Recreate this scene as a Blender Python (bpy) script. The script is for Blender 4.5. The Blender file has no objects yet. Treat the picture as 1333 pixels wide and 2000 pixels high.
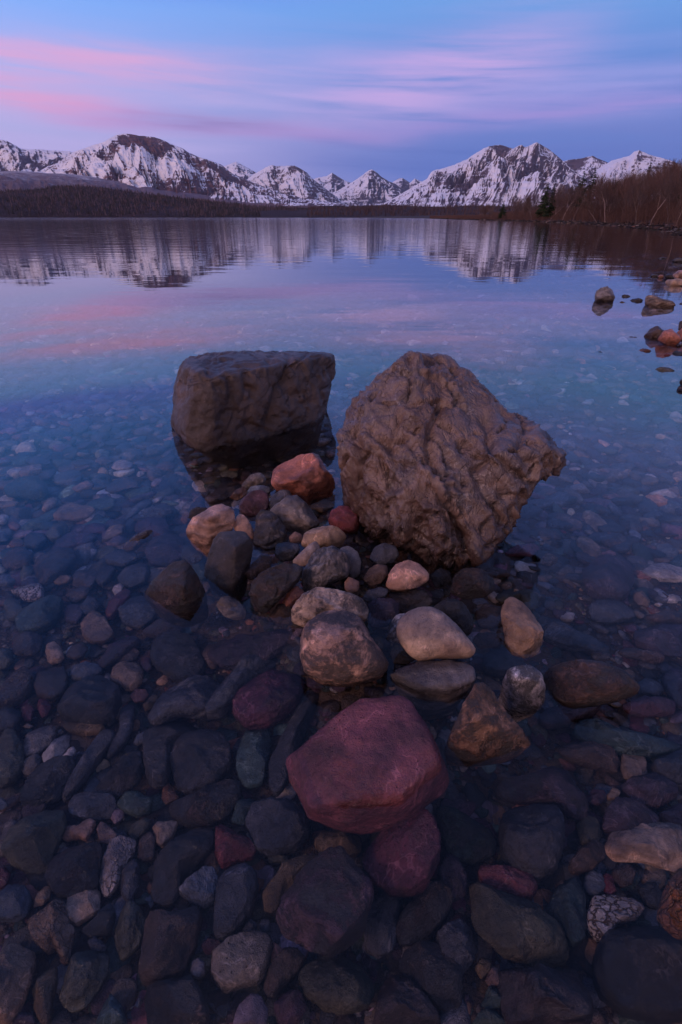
import bpy, bmesh, math, random
import numpy as np
from mathutils import Vector, noise as mnoise

random.seed(7)
rng = np.random.default_rng(11)
S = bpy.context.scene
COL = S.collection
R = math.radians

# ------------------------------------------------------------------ camera
CAM_H = 1.40
PITCH = R(29.95)
F = 1000.0                      # focal length in pixels of a 1333 x 2000 frame
cam_d = bpy.data.cameras.new("camera")
cam = bpy.data.objects.new("camera", cam_d)
COL.objects.link(cam)
cam.location = (0, 0, CAM_H)
cam.rotation_euler = (R(90) - PITCH, 0, 0)
cam_d.sensor_fit = 'VERTICAL'
cam_d.sensor_height = 36.0
cam_d.lens = 18.0
cam_d.clip_start = 0.05
cam_d.clip_end = 60000
S.camera = cam
S.render.resolution_x, S.render.resolution_y = 682, 1024

# ------------------------------------------------------------------ render and exposure
S.view_settings.view_transform = 'Standard'
S.view_settings.look = 'None'
S.view_settings.exposure = 0.0
S.view_settings.gamma = 1.0
S.cycles.use_denoising = True
S.cycles.max_bounces = 6
S.cycles.diffuse_bounces = 3
S.cycles.glossy_bounces = 3
S.cycles.transmission_bounces = 2
S.cycles.transparent_max_bounces = 10
S.cycles.volume_bounces = 0
S.cycles.caustics_reflective = False
S.cycles.caustics_refractive = False


def lin(r, g, b):
    """8 bit sRGB -> linear"""
    def f(c):
        c /= 255.0
        return c / 12.92 if c <= 0.04045 else ((c + 0.055) / 1.055) ** 2.4
    return (f(r), f(g), f(b), 1.0)


CP, SP = math.cos(PITCH), math.sin(PITCH)


def ray(px, py):
    """unit direction seen through a point of the 1333 x 2000 frame"""
    x = (px - 666.5) / F
    u = -(py - 1000.0) / F
    v = Vector((x, CP + u * SP, -SP + u * CP))
    return v.normalized()


def at_z(px, py, z=0.0):
    d = ray(px, py)
    return Vector((0, 0, CAM_H)) + d * ((z - CAM_H) / d.z)


def at_y(px, py, y):
    d = ray(px, py)
    return Vector((0, 0, CAM_H)) + d * (y / d.y)


def az_el(px, py):
    d = ray(px, py)
    return math.atan2(d.x, d.y), math.asin(d.z)


def project(p):
    """world point -> pixel of the 1333 x 2000 frame (numpy, n x 3)"""
    q = np.asarray(p, float) - np.array([0, 0, CAM_H])
    depth = q[..., 1] * CP - q[..., 2] * SP
    up = q[..., 1] * SP + q[..., 2] * CP
    depth = np.where(depth < 0.01, 0.01, depth)
    return 666.5 + F * q[..., 0] / depth, 1000 - F * up / depth


# ------------------------------------------------------------------ node helper
class NT:
    def __init__(self, tree):
        self.t = tree
        self.n = tree.nodes
        self.l = tree.links

    def node(self, kind, **kw):
        n = self.n.new(kind)
        for k, v in kw.items():
            setattr(n, k, v)
        return n

    def put(self, sock, v):
        if v is None:
            return
        if isinstance(v, bpy.types.NodeSocket):
            self.l.new(v, sock)
        elif isinstance(v, (tuple, list)) and sock.type == 'RGBA' and len(v) == 3:
            sock.default_value = (*v, 1.0)
        else:
            sock.default_value = v

    def m(self, op, a, b=None, c=None, clamp=False):
        n = self.node('ShaderNodeMath', operation=op, use_clamp=clamp)
        self.put(n.inputs[0], a)
        self.put(n.inputs[1], b)
        if c is not None:
            self.put(n.inputs[2], c)
        return n.outputs[0]

    def vm(self, op, a, b=None):
        n = self.node('ShaderNodeVectorMath', operation=op)
        self.put(n.inputs[0], a)
        self.put(n.inputs[1], b)
        return n.outputs[0]

    def mix(self, fac, a, b, blend='MIX'):
        n = self.node('ShaderNodeMix', data_type='RGBA', blend_type=blend)
        self.put(n.inputs[0], fac)
        self.put(n.inputs[6], a)
        self.put(n.inputs[7], b)
        return n.outputs[2]

    def ramp(self, fac, stops, interp='LINEAR'):
        n = self.node('ShaderNodeValToRGB')
        n.color_ramp.interpolation = interp
        e = n.color_ramp.elements
        while len(e) < len(stops):
            e.new(0.5)
        for i, (p, c) in enumerate(stops):
            e[i].position = p
            if not isinstance(c, (tuple, list)):
                c = (c, c, c, 1)
            elif len(c) == 3:
                c = (*c, 1)
            e[i].color = c
        self.put(n.inputs[0], fac)
        return n.outputs[0]

    def noise(self, vec, scale, detail=4, rough=0.55, dist=0.0, w=None):
        n = self.node('ShaderNodeTexNoise')
        if w is not None:
            n.noise_dimensions = '4D'
            self.put(n.inputs['W'], w)
        self.put(n.inputs['Vector'], vec)
        n.inputs['Scale'].default_value = scale
        n.inputs['Detail'].default_value = detail
        n.inputs['Roughness'].default_value = rough
        n.inputs['Distortion'].default_value = dist
        return n.outputs[0]

    def mapr(self, v, a, b, c=0.0, d=1.0, smooth=False):
        n = self.node('ShaderNodeMapRange', interpolation_type='SMOOTHSTEP' if smooth else 'LINEAR')
        self.put(n.inputs[0], v)
        for i, x in enumerate((a, b, c, d)):
            self.put(n.inputs[i + 1], x)
        return n.outputs[0]

    def mapping(self, vec, scale=(1, 1, 1), rot=(0, 0, 0), loc=(0, 0, 0)):
        n = self.node('ShaderNodeMapping')
        self.put(n.inputs[0], vec)
        n.inputs['Scale'].default_value = scale
        n.inputs['Rotation'].default_value = rot
        n.inputs['Location'].default_value = loc
        return n.outputs[0]


# ------------------------------------------------------------------ world: dusk sky with thin pink cloud
W = bpy.data.worlds.new("World")
S.world = W
W.use_nodes = True
W.node_tree.nodes.clear()
g = NT(W.node_tree)
out = g.node('ShaderNodeOutputWorld')
tc = g.node('ShaderNodeTexCoord')
sep = g.node('ShaderNodeSeparateXYZ')
g.l.new(tc.outputs['Generated'], sep.inputs[0])
X, Y, Z = sep.outputs
el = g.m('ARCSINE', Z)
az = g.m('ARCTAN2', X, Y)
eld = g.m('MULTIPLY', el, 180 / math.pi)
azd = g.m('MULTIPLY', az, 180 / math.pi)
elt = g.m('DIVIDE', eld, 90.0, clamp=True)

# clear-air colour by height, separately for the left (towards the glow) and the right
left = g.ramp(elt, [(0.0, lin(186, 166, 212)), (0.045, lin(178, 166, 216)), (0.10, lin(168, 176, 230)),
                    (0.158, lin(124, 168, 242)), (0.172, lin(104, 138, 240)), (0.21, lin(86, 148, 240)), (0.32, lin(72, 130, 238)), (0.50, lin(88, 112, 190)), (1.0, lin(112, 116, 156))])
right = g.ramp(elt, [(0.0, lin(112, 124, 196)), (0.045, lin(84, 112, 188)), (0.10, lin(84, 120, 196)),
                     (0.165, lin(98, 150, 216)), (0.22, lin(120, 150, 236)), (0.32, lin(106, 136, 224)), (0.50, lin(84, 108, 176)), (1.0, lin(80, 92, 142))])
side = g.mapr(azd, -34, 14, 0, 1, smooth=True)
sky = g.mix(side, left, right)
# the bright half of the sky, behind the camera, towards the coming sunrise
dawn = g.ramp(elt, [(0.0, (1.3, 0.78, 0.66)), (0.10, (1.1, 0.68, 0.62)), (0.3, (0.42, 0.34, 0.42)), (0.6, lin(112, 116, 164)), (1.0, lin(112, 116, 156))])
back = g.mapr(g.m('ABSOLUTE', azd), 75, 150, 0, 1, smooth=True)
sky = g.mix(back, sky, dawn)

vec = g.node('ShaderNodeCombineXYZ')
g.put(vec.inputs[0], g.m('MULTIPLY', azd, 0.030))
g.put(vec.inputs[1], g.m('MULTIPLY', g.m('ADD', eld, g.m('MULTIPLY', azd, 0.03)), 0.21))
fl = vec.outputs[0]
n1 = g.noise(fl, 1.0, 5, 0.55, 0.3)
n2 = g.noise(g.mapping(fl, (0.7, 1.7, 1), loc=(4, 2, 0)), 2.2, 5, 0.6, 0.25)
wob = g.m('MULTIPLY', g.m('SUBTRACT', n1, 0.5), 3.6)


def streak(p0, p1, thick, fade, amount, colour, sky, lower=None, n=None):
    """a cloud band through two directions of the sky"""
    a0, e0 = [math.degrees(v) for v in az_el(*p0)]
    a1, e1 = [math.degrees(v) for v in az_el(*p1)]
    k = (e1 - e0) / (a1 - a0)
    line = g.m('ADD', g.m('MULTIPLY', g.m('SUBTRACT', azd, a0), k), e0)
    d = g.m('SUBTRACT', g.m('ADD', eld, wob if n is None else g.m('MULTIPLY', wob, n)), line)
    up = g.m('DIVIDE', g.m('MAXIMUM', d, 0.0), thick)
    dn = g.m('DIVIDE', g.m('MINIMUM', d, 0.0), lower or thick)
    dd = g.m('ADD', up, dn)
    v = g.m('EXPONENT', g.m('MULTIPLY', g.m('MULTIPLY', dd, dd), -1.0))
    lo, hi = min(a0, a1), max(a0, a1)
    w = g.m('MULTIPLY', g.mapr(azd, lo - fade, lo + fade, 0, 1, smooth=True), g.mapr(azd, hi - fade, hi + fade, 1, 0, smooth=True))
    tex = g.mapr(n2, 0.34, 0.62, 0.15, 1.0)
    v = g.m('MULTIPLY', g.m('MULTIPLY', g.m('MULTIPLY', v, w), tex), amount, clamp=True)
    return g.mix(v, sky, colour)


sky = streak((-700, 235), (720, 215), 4.2, 7, 0.68, lin(180, 168, 222), sky)              # broad lavender veil
sky = streak((600, 190), (2200, 95), 2.8, 9, 0.6, lin(160, 158, 222), sky)               # its right arm
sky = streak((-300, 75), (430, 140), 1.3, 9, 0.85, lin(216, 160, 204), sky)               # upper left pink streak
sky = streak((-100, 170), (250, 232), 1.5, 5, 1.0, lin(214, 156, 202), sky, 0.8)          # lower left pink streak
sky = streak((150, 232), (760, 262), 0.85, 6, 0.85, lin(178, 138, 200), sky, 0.6)
sky = streak((700, 256), (1500, 178), 0.9, 7, 0.75, lin(160, 138, 208), sky, 0.55)         # right lower pink edge
sky = streak((640, 190), (1080, 95), 2.5, 8, 0.95, lin(194, 162, 218), sky)              # pale patch
sky = streak((290, 238), (520, 245), 0.6, 6, 0.75, lin(124, 116, 178), sky)               # grey shadow of the veil
sky = streak((560, 300), (2400, 262), 2.2, 8, 0.75, lin(74, 104, 182), sky, 3.0)           # slate blue band below
nish = g.node('ShaderNodeTexSky', sky_type='NISHITA')
nish.sun_disc = False
nish.sun_elevation = R(3)
nish.sun_rotation = R(238)
sb = g.vm('MULTIPLY', nish.outputs[0], (0.006, 0.006, 0.006))
tot = g.vm('ADD', sky, sb)
bg = g.node('ShaderNodeBackground')
g.put(bg.inputs[0], tot)
bg.inputs[1].default_value = 1.2
g.l.new(bg.outputs[0], out.inputs[0])

# ------------------------------------------------------------------ added soft lamp behind the camera, standing in for the glow before sunrise
sl = bpy.data.lights.new("glow_lamp", 'SUN')
sl.energy = 1.08
sl.angle = R(12)
sl.color = (1.0, 0.60, 0.50)
so = bpy.data.objects.new("glow_lamp", sl)
COL.objects.link(so)
# light comes from azimuth 226 (behind the camera, left), 30 degrees up
sd = Vector((math.sin(R(238)) * math.cos(R(30)), math.cos(R(238)) * math.cos(R(30)), math.sin(R(30))))
so.rotation_euler = sd.to_track_quat('Z', 'Y').to_euler()
so.location = sd * 50


# ------------------------------------------------------------------ mesh helpers
def mesh_np(name, verts, faces, smooth=True):
    """faces: (n,3) or (n,4) int array"""
    me = bpy.data.meshes.new(name)
    v = np.ascontiguousarray(verts, dtype=np.float32)
    f = np.ascontiguousarray(faces, dtype=np.int32)
    k = f.shape[1]
    me.vertices.add(len(v))
    me.vertices.foreach_set("co", v.ravel())
    me.loops.add(f.size)
    me.loops.foreach_set("vertex_index", f.ravel())
    me.polygons.add(len(f))
    me.polygons.foreach_set("loop_start", np.arange(0, f.size, k, dtype=np.int32))
    me.polygons.foreach_set("use_smooth", np.full(len(f), smooth))
    me.update(calc_edges=True)
    return me


def link(name, me, mat=None, parent=None, loc=None):
    o = bpy.data.objects.new(name, me)
    COL.objects.link(o)
    if mat is not None and me is not None and not me.materials:
        me.materials.append(mat)
    if parent is not None:
        o.parent = parent
    if loc is not None:
        o.location = loc
    return o


def tag(o, label=None, cat=None, group=None, kind=None):
    if label:
        o['label'] = label
    if cat:
        o['category'] = cat
    if group:
        o['group'] = group
    if kind:
        o['kind'] = kind
    return o


def vattr(me, name, vals):
    a = me.attributes.new(name, 'FLOAT', 'POINT')
    a.data.foreach_set('value', np.ascontiguousarray(vals, np.float32))


def cattr(me, name, cols):
    a = me.attributes.new(name, 'FLOAT_COLOR', 'POINT')
    c = np.ones((len(cols), 4), np.float32)
    c[:, :3] = cols
    a.data.foreach_set('color', c.ravel())


_P = rng.permutation(256)
_P = np.concatenate([_P, _P, _P])
_G = rng.normal(size=(256, 3))
_G /= np.linalg.norm(_G, axis=1)[:, None]


def pn(p):
    """gradient noise, p (n,3) -> about -0.7..0.7"""
    p = np.asarray(p, float)
    i = np.floor(p).astype(int)
    f = p - i
    u = f * f * f * (f * (f * 6 - 15) + 10)
    i &= 255
    r = 0
    for dx in (0, 1):
        for dy in (0, 1):
            for dz in (0, 1):
                h = _P[_P[_P[(i[:, 0] + dx) & 255] + ((i[:, 1] + dy) & 255)] + ((i[:, 2] + dz) & 255)]
                gr = _G[h]
                d = (gr * (f - np.array([dx, dy, dz]))).sum(1)
                w = (u[:, 0] if dx else 1 - u[:, 0]) * (u[:, 1] if dy else 1 - u[:, 1]) * (u[:, 2] if dz else 1 - u[:, 2])
                r = r + d * w
    return r


def fbm(p, octs=4, gain=0.5, lac=2.03):
    a, r = 1.0, 0
    p = np.asarray(p, float)
    for _ in range(octs):
        r = r + a * pn(p)
        p = p * lac + 17.3
        a *= gain
    return r


def ridged(p, octs=4, gain=0.5, lac=2.1):
    a, r, t = 1.0, 0, 0
    p = np.asarray(p, float)
    for _ in range(octs):
        r = r + a * (1 - np.abs(pn(p)) * 2.2)
        t += a
        p = p * lac + 9.1
        a *= gain
    return r / t


def ico(sub):
    bm = bmesh.new()
    bmesh.ops.create_icosphere(bm, subdivisions=sub, radius=1.0)
    v = np.array([x.co[:] for x in bm.verts])
    f = np.array([[q.index for q in x.verts] for x in bm.faces])
    bm.free()
    return v, f


ICO = {k: ico(k) for k in (2, 3, 4, 5, 6)}

WATER_DENSITY = 0.30
# ------------------------------------------------------------------ materials
def new_mat(name):
    m = bpy.data.materials.new(name)
    m.use_nodes = True
    m.node_tree.nodes.clear()
    n = NT(m.node_tree)
    o = n.node('ShaderNodeOutputMaterial')
    return m, n, o


def principled(n, o, color, rough=0.6, spec=0.35, normal=None):
    p = n.node('ShaderNodeBsdfPrincipled')
    n.put(p.inputs['Base Color'], color)
    n.put(p.inputs['Roughness'], rough)
    n.put(p.inputs['Specular IOR Level'], spec)
    if normal is not None:
        n.put(p.inputs['Normal'], normal)
    n.l.new(p.outputs[0], o.inputs[0])
    return p


def bump(n, h, strength, dist):
    b = n.node('ShaderNodeBump')
    b.inputs['Strength'].default_value = strength
    b.inputs['Distance'].default_value = dist
    n.put(b.inputs['Height'], h)
    return b.outputs[0]


def rock_mat(name, style, use_attr=False):
    m, n, o = new_mat(name)
    tcn = n.node('ShaderNodeTexCoord')
    geo = n.node('ShaderNodeNewGeometry')
    if use_attr:
        at = n.node('ShaderNodeAttribute', attribute_name='tint')
        base = at.outputs['Color']
        co = geo.outputs['Position']
        rnd = 0.0
    else:
        inf = n.node('ShaderNodeObjectInfo')
        base = inf.outputs['Color']
        rnd = n.m('MULTIPLY', inf.outputs['Random'], 40.0)
        co = tcn.outputs['Object']
    big = n.noise(co, 7, 3, 0.5, 0.4, w=rnd)
    mid = n.noise(co, 32, 5, 0.65, 0.3, w=rnd)
    fine = n.noise(co, 240, 3, 0.7, w=rnd)
    warm = n.noise(co, 4.5, 2, 0.5, w=n.m('ADD', rnd, 9.0))
    c = n.mix(n.mapr(big, 0.35, 0.65, 0.0, 1.0), n.mix(1.0, base, (0.48, 0.47, 0.54), 'MULTIPLY'), n.mix(1.0, base, (1.55, 1.45, 1.36), 'MULTIPLY'))
    c = n.mix(n.mapr(warm, 0.5, 0.72, 0.0, 0.4), c, n.mix(1.0, c, (1.35, 0.95, 0.72), 'MULTIPLY'))
    c = n.mix(n.mapr(mid, 0.50, 0.64, 0.0, 0.65), c, n.mix(1.0, c, (0.45, 0.43, 0.46), 'MULTIPLY'))
    c = n.mix(n.mapr(mid, 0.46, 0.32, 0.0, 0.65), c, n.mix(0.03, n.mix(1.0, c, (1.7, 1.65, 1.65), 'MULTIPLY'), (0.4, 0.38, 0.38)))
    vein = n.noise(n.mapping(co, (1, 1, 0.6), (0.4, 0.3, 0)), 5.5, 4, 0.6, 0.9, w=n.m('ADD', rnd, 5.0))
    vk = n.m('MULTIPLY', n.mapr(n.m('ABSOLUTE', n.m('SUBTRACT', vein, 0.5)), 0.0, 0.012, 0.75, 0.0), n.mapr(big, 0.48, 0.56, 0.0, 1.0))
    c = n.mix(vk, c, n.mix(0.12, n.mix(1.0, c, (2.2, 2.1, 2.1), 'MULTIPLY'), (0.5, 0.46, 0.46)))
    grain = n.noise(co, 85, 5, 0.85, w=rnd)
    c = n.mix(n.mapr(grain, 0.52, 0.64, 0.0, 0.5), c, n.mix(1.0, c, (0.5, 0.48, 0.5), 'MULTIPLY'))
    c = n.mix(n.mapr(grain, 0.46, 0.34, 0.0, 0.4), c, n.mix(1.0, c, (1.8, 1.75, 1.7), 'MULTIPLY'))
    h = n.m('ADD', n.m('MULTIPLY', mid, 0.7), n.m('MULTIPLY', fine, 0.35))
    bs = 0.8
    if style == 'speckled':          # lichen and dark crust
        cr = n.noise(co, 8, 7, 0.78, 0.5, w=n.m('ADD', rnd, 3.0))
        k = n.mapr(cr, 0.455, 0.53, 0.0, 0.9)
        c = n.mix(k, c, (0.028, 0.024, 0.026))
        sp = n.noise(co, 130, 3, 0.8, w=rnd)
        c = n.mix(n.m('MULTIPLY', k, n.mapr(sp, 0.58, 0.66, 0.0, 0.75)), c, base)
        h = n.m('ADD', h, n.m('MULTIPLY', k, -0.3))
        bs = 0.8
    elif style == 'mottled':         # white crust with brown worm-like veins
        vo = n.node('ShaderNodeTexVoronoi', feature='DISTANCE_TO_EDGE')
        n.put(vo.inputs['Vector'], n.vm('ADD', co, n.mapping(n.node('ShaderNodeTexNoise').outputs[1], (0.05, 0.05, 0.05))))
        vo.inputs['Scale'].default_value = 34
        k = n.mapr(vo.outputs['Distance'], 0.02, 0.12, 1.0, 0.0)
        k = n.m('MULTIPLY', k, n.mapr(big, 0.4, 0.55, 0.25, 1.0))
        c = n.mix(k, c, (0.10, 0.055, 0.035))
        h = n.m('ADD', h, n.m('MULTIPLY', k, -0.6))
        bs = 0.8
    elif style == 'banded':          # sedimentary bedding
        wv = n.node('ShaderNodeTexWave', wave_type='BANDS', bands_direction='Z')
        n.put(wv.inputs['Vector'], n.mapping(co, (1, 1, 1), (0.35, 0.2, 0)))
        wv.inputs['Scale'].default_value = 7
        wv.inputs['Distortion'].default_value = 9.0
        wv.inputs['Detail'].default_value = 4
        wv.inputs['Detail Scale'].default_value = 0.7
        k = n.mapr(wv.outputs[1], 0.45, 0.9, 0.0, 0.5)
        c = n.mix(k, c, n.mix(1.0, c, (0.42, 0.42, 0.46), 'MULTIPLY'))
        h = n.m('ADD', h, n.m('MULTIPLY', wv.outputs[1], 0.35))
        bs = 0.7
    elif style == 'pitted':
        vo = n.node('ShaderNodeTexVoronoi')
        n.put(vo.inputs['Vector'], co)
        vo.inputs['Scale'].default_value = 55
        k = n.m('MULTIPLY', n.mapr(vo.outputs['Distance'], 0.08, 0.16, 1.0, 0.0), n.mapr(big, 0.48, 0.58, 0.0, 0.8))
        c = n.mix(k, c, n.mix(1.0, c, (0.25, 0.2, 0.22), 'MULTIPLY'))
        h = n.m('ADD', h, n.m('MULTIPLY', k, -0.8))
    # wet foot of the stone just above the water, just as dark and glossy below it
    z = n.node('ShaderNodeSeparateXYZ')
    n.l.new(geo.outputs['Position'], z.inputs[0])
    zz = n.m('ADD', z.outputs[2], n.m('MULTIPLY', n.m('SUBTRACT', mid, 0.5), 0.05))
    wet = n.mapr(zz, 0.015, 0.07, 1.0, 0.0, smooth=True)
    c = n.mix(n.m('MULTIPLY', wet, 0.55), c, n.mix(1.0, c, (0.42, 0.38, 0.36), 'MULTIPLY'))
    rough = n.mapr(wet, 0, 1, 0.44, 0.18)
    rough = n.m('ADD', rough, n.mapr(mid, 0.3, 0.7, -0.08, 0.1))
    principled(n, o, c, rough, 0.5, bump(n, h, bs, 0.03))
    return m


MAT = {k: rock_mat('rock_' + k, k) for k in ('plain', 'speckled', 'mottled', 'banded', 'pitted')}
MAT['bed'] = rock_mat('rock_bed', 'plain', True)


def craggy_mat():
    m, n, o = new_mat('craggy_boulder')
    tcn = n.node('ShaderNodeTexCoord')
    co = tcn.outputs['Object']
    big = n.noise(co, 3.2, 4, 0.6, 0.5)
    mid = n.noise(n.mapping(co, (1, 1, 0.6), (0, 0.5, 0)), 15, 5, 0.62, 0.5)
    fine = n.noise(co, 70, 5, 0.8)
    c = n.ramp(big, [(0.32, (0.115, 0.066, 0.055)), (0.46, (0.215, 0.138, 0.118)), (0.56, (0.135, 0.098, 0.100)), (0.7, (0.26, 0.165, 0.132))])
    c = n.mix(n.mapr(mid, 0.38, 0.66, 0.0, 0.65), c, n.mix(1.0, c, (0.45, 0.42, 0.45), 'MULTIPLY'))
    c = n.mix(n.mapr(fine, 0.56, 0.68, 0.0, 0.35), c, (0.42, 0.32, 0.28))
    c = n.mix(n.mapr(fine, 0.44, 0.32, 0.0, 0.35), c, n.mix(1.0, c, (0.4, 0.36, 0.36), 'MULTIPLY'))
    zs = n.node('ShaderNodeSeparateXYZ')
    n.l.new(n.node('ShaderNodeNewGeometry').outputs['Position'], zs.inputs[0])
    st = n.mapr(n.m('ADD', zs.outputs[2], n.m('MULTIPLY', n.m('SUBTRACT', n.noise(co, 4.5, 5, 0.65, 0.6), 0.5), 0.75)), 0.12, 0.34, 0.62, 0.0, smooth=True)
    c = n.mix(st, c, n.mix(1.0, c, (0.34, 0.30, 0.31), 'MULTIPLY'))      # darker towards the foot, edge broken by noise
    # pale mineral threads
    vt = n.noise(n.mapping(co, (1, 1, 0.5), (0.3, 0.5, 0.2)), 5.0, 5, 0.55, 1.4)
    c = n.mix(n.m('MULTIPLY', n.mapr(n.m('ABSOLUTE', n.m('SUBTRACT', vt, 0.5)), 0.0, 0.007, 0.45, 0.0), n.mapr(big, 0.45, 0.55, 0, 1)), c, (0.5, 0.42, 0.4))
    geo = n.node('ShaderNodeNewGeometry')
    z = n.node('ShaderNodeSeparateXYZ')
    n.l.new(geo.outputs['Position'], z.inputs[0])
    wet = n.mapr(n.m('ADD', z.outputs[2], n.m('MULTIPLY', n.m('SUBTRACT', big, 0.5), 0.3)), 0.05, 0.16, 1.0, 0.0, smooth=True)
    c = n.mix(n.m('MULTIPLY', wet, 0.6), c, n.mix(1.0, c, (0.42, 0.36, 0.34), 'MULTIPLY'))
    h = n.m('ADD', n.m('MULTIPLY', mid, 1.0), n.m('MULTIPLY', fine, 0.08))
    crk = n.noise(n.mapping(co, (1, 1, 0.5), (0, 0.5, 0)), 9, 4, 0.6, 0.6)
    h = n.m('ADD', h, n.m('MULTIPLY', n.mapr(n.m('ABSOLUTE', n.m('SUBTRACT', crk, 0.5)), 0.0, 0.05, 0.0, 1.0), 0.16))
    principled(n, o, c, n.mapr(wet, 0, 1, 0.38, 0.25), 0.5, bump(n, h, 0.9, 0.03))
    return m


def slab_mat():
    m, n, o = new_mat('smooth_dark_boulder')
    co = n.node('ShaderNodeTexCoord').outputs['Object']
    big = n.noise(co, 2.6, 4, 0.55, 0.4)
    mid = n.noise(co, 18, 6, 0.68, 0.3)
    fine = n.noise(co, 95, 5, 0.8)
    c = n.ramp(big, [(0.33, (0.060, 0.040, 0.038)), (0.5, (0.10, 0.066, 0.058)), (0.66, (0.155, 0.098, 0.08))])
    c = n.mix(n.mapr(mid, 0.4, 0.68, 0.0, 0.6), c, n.mix(1.0, c, (0.5, 0.5, 0.55), 'MULTIPLY'))
    c = n.mix(n.mapr(fine, 0.56, 0.7, 0.0, 0.45), c, (0.24, 0.19, 0.18))
    sp = n.node('ShaderNodeTexVoronoi')
    n.put(sp.inputs['Vector'], co)
    sp.inputs['Scale'].default_value = 42
    k = n.m('MULTIPLY', n.mapr(sp.outputs['Distance'], 0.06, 0.12, 1, 0), n.mapr(n.noise(co, 6, 2), 0.55, 0.62, 0, 0.8))
    c = n.mix(k, c, (0.4, 0.36, 0.34))
    # long thin cracks
    cr = n.noise(n.mapping(co, (0.6, 0.6, 1.6), (0.2, 0.25, 0)), 2.3, 4, 0.5, 1.2)
    ck = n.m('MULTIPLY', n.mapr(n.m('ABSOLUTE', n.m('SUBTRACT', cr, 0.5)), 0.0, 0.005, 1.0, 0.0), n.mapr(big, 0.46, 0.56, 0.0, 1.0))
    c = n.mix(n.m('MULTIPLY', ck, 0.6), c, (0.015, 0.012, 0.012))
    geo = n.node('ShaderNodeNewGeometry')
    z = n.node('ShaderNodeSeparateXYZ')
    n.l.new(geo.outputs['Position'], z.inputs[0])
    wet = n.mapr(n.m('ADD', z.outputs[2], n.m('MULTIPLY', n.m('SUBTRACT', mid, 0.5), 0.05)), 0.015, 0.05, 1.0, 0.0, smooth=True)
    c = n.mix(n.m('MULTIPLY', wet, 0.7), c, n.mix(1.0, c, (0.35, 0.3, 0.28), 'MULTIPLY'))
    h = n.m('ADD', n.m('ADD', n.m('MULTIPLY', mid, 0.8), n.m('MULTIPLY', fine, 0.35)), n.m('MULTIPLY', ck, -1.0))
    principled(n, o, c, n.mapr(wet, 0, 1, 0.40, 0.25), 0.5, bump(n, h, 0.9, 0.025))
    return m


def water_mat():
    m, n, o = new_mat('lake_water')
    geo = n.node('ShaderNodeNewGeometry')
    pos = geo.outputs['Position']
    s = n.node('ShaderNodeSeparateXYZ')
    n.l.new(pos, s.inputs[0])
    yy = s.outputs[1]
    # long low swell, stronger out on the open lake
    w1 = n.noise(n.mapping(pos, (0.25, 0.9, 1), (0, 0, 0.12)), 1.0, 2, 0.5)
    w2 = n.noise(n.mapping(pos, (1.0, 3.5, 1), (0, 0, -0.1)), 1.0, 1, 0.5)
    amp = n.mapr(yy, 5, 60, 0.02, 1.2)
    h = n.m('MULTIPLY', n.m('ADD', w1, n.m('MULTIPLY', w2, 0.22)), amp)
    b = n.node('ShaderNodeBump')
    b.inputs['Strength'].default_value = 0.5
    b.inputs['Distance'].default_value = 0.045
    n.put(b.inputs['Height'], h)
    dt = n.node('ShaderNodeVectorMath', operation='DOT_PRODUCT')
    n.l.new(geo.outputs['Incoming'], dt.inputs[0])
    n.l.new(geo.outputs['Normal'], dt.inputs[1])
    cs = n.m('ABSOLUTE', dt.outputs['Value'])
    # Schlick's form, the same from above and from below
    fres = n.m('ADD', n.m('MULTIPLY', n.m('POWER', n.m('SUBTRACT', 1.0, cs, clamp=True), 4.6), 0.98), 0.02)
    gl = n.node('ShaderNodeBsdfGlossy')
    gl.inputs['Color'].default_value = (1, 1, 1, 1)
    n.put(gl.inputs['Roughness'], n.ramp(n.m('MULTIPLY', yy, 0.0025, clamp=True), [(0.0, 0.003), (0.010, 0.006), (0.022, 0.02), (0.07, 0.035), (1.0, 0.075)]))
    n.put(gl.inputs['Normal'], b.outputs[0])
    tr = n.node('ShaderNodeBsdfTransparent')
    mx = n.node('ShaderNodeMixShader')
    n.put(mx.inputs[0], fres)
    n.l.new(tr.outputs[0], mx.inputs[1])
    n.l.new(gl.outputs[0], mx.inputs[2])
    n.l.new(mx.outputs[0], o.inputs[0])
    va = n.node('ShaderNodeVolumeAbsorption')
    va.inputs['Color'].default_value = (0.42, 0.50, 0.66, 1)
    va.inputs['Density'].default_value = WATER_DENSITY
    n.l.new(va.outputs[0], o.inputs['Volume'])
    return m



MAT['craggy'] = craggy_mat()
MAT['slab'] = slab_mat()
MAT['water'] = water_mat()

# ------------------------------------------------------------------ lake and its bed
SHORE = [(np.array(at_z(px, py)[:2])) for px, py in
         [(700, 424.9), (840, 427.0), (930, 429.5), (985, 431.0), (1060, 433.5), (1150, 437.5), (1230, 443), (1290, 449), (1333, 456), (1420, 474), (1560, 520), (1900, 640)]]
SHX = np.array([p[0] for p in SHORE])
SHY = np.array([p[1] for p in SHORE])


def shore_x(y):
    """x of the right shoreline at distance y"""
    o = np.argsort(SHY)
    return np.interp(y, SHY[o], SHX[o])


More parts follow.
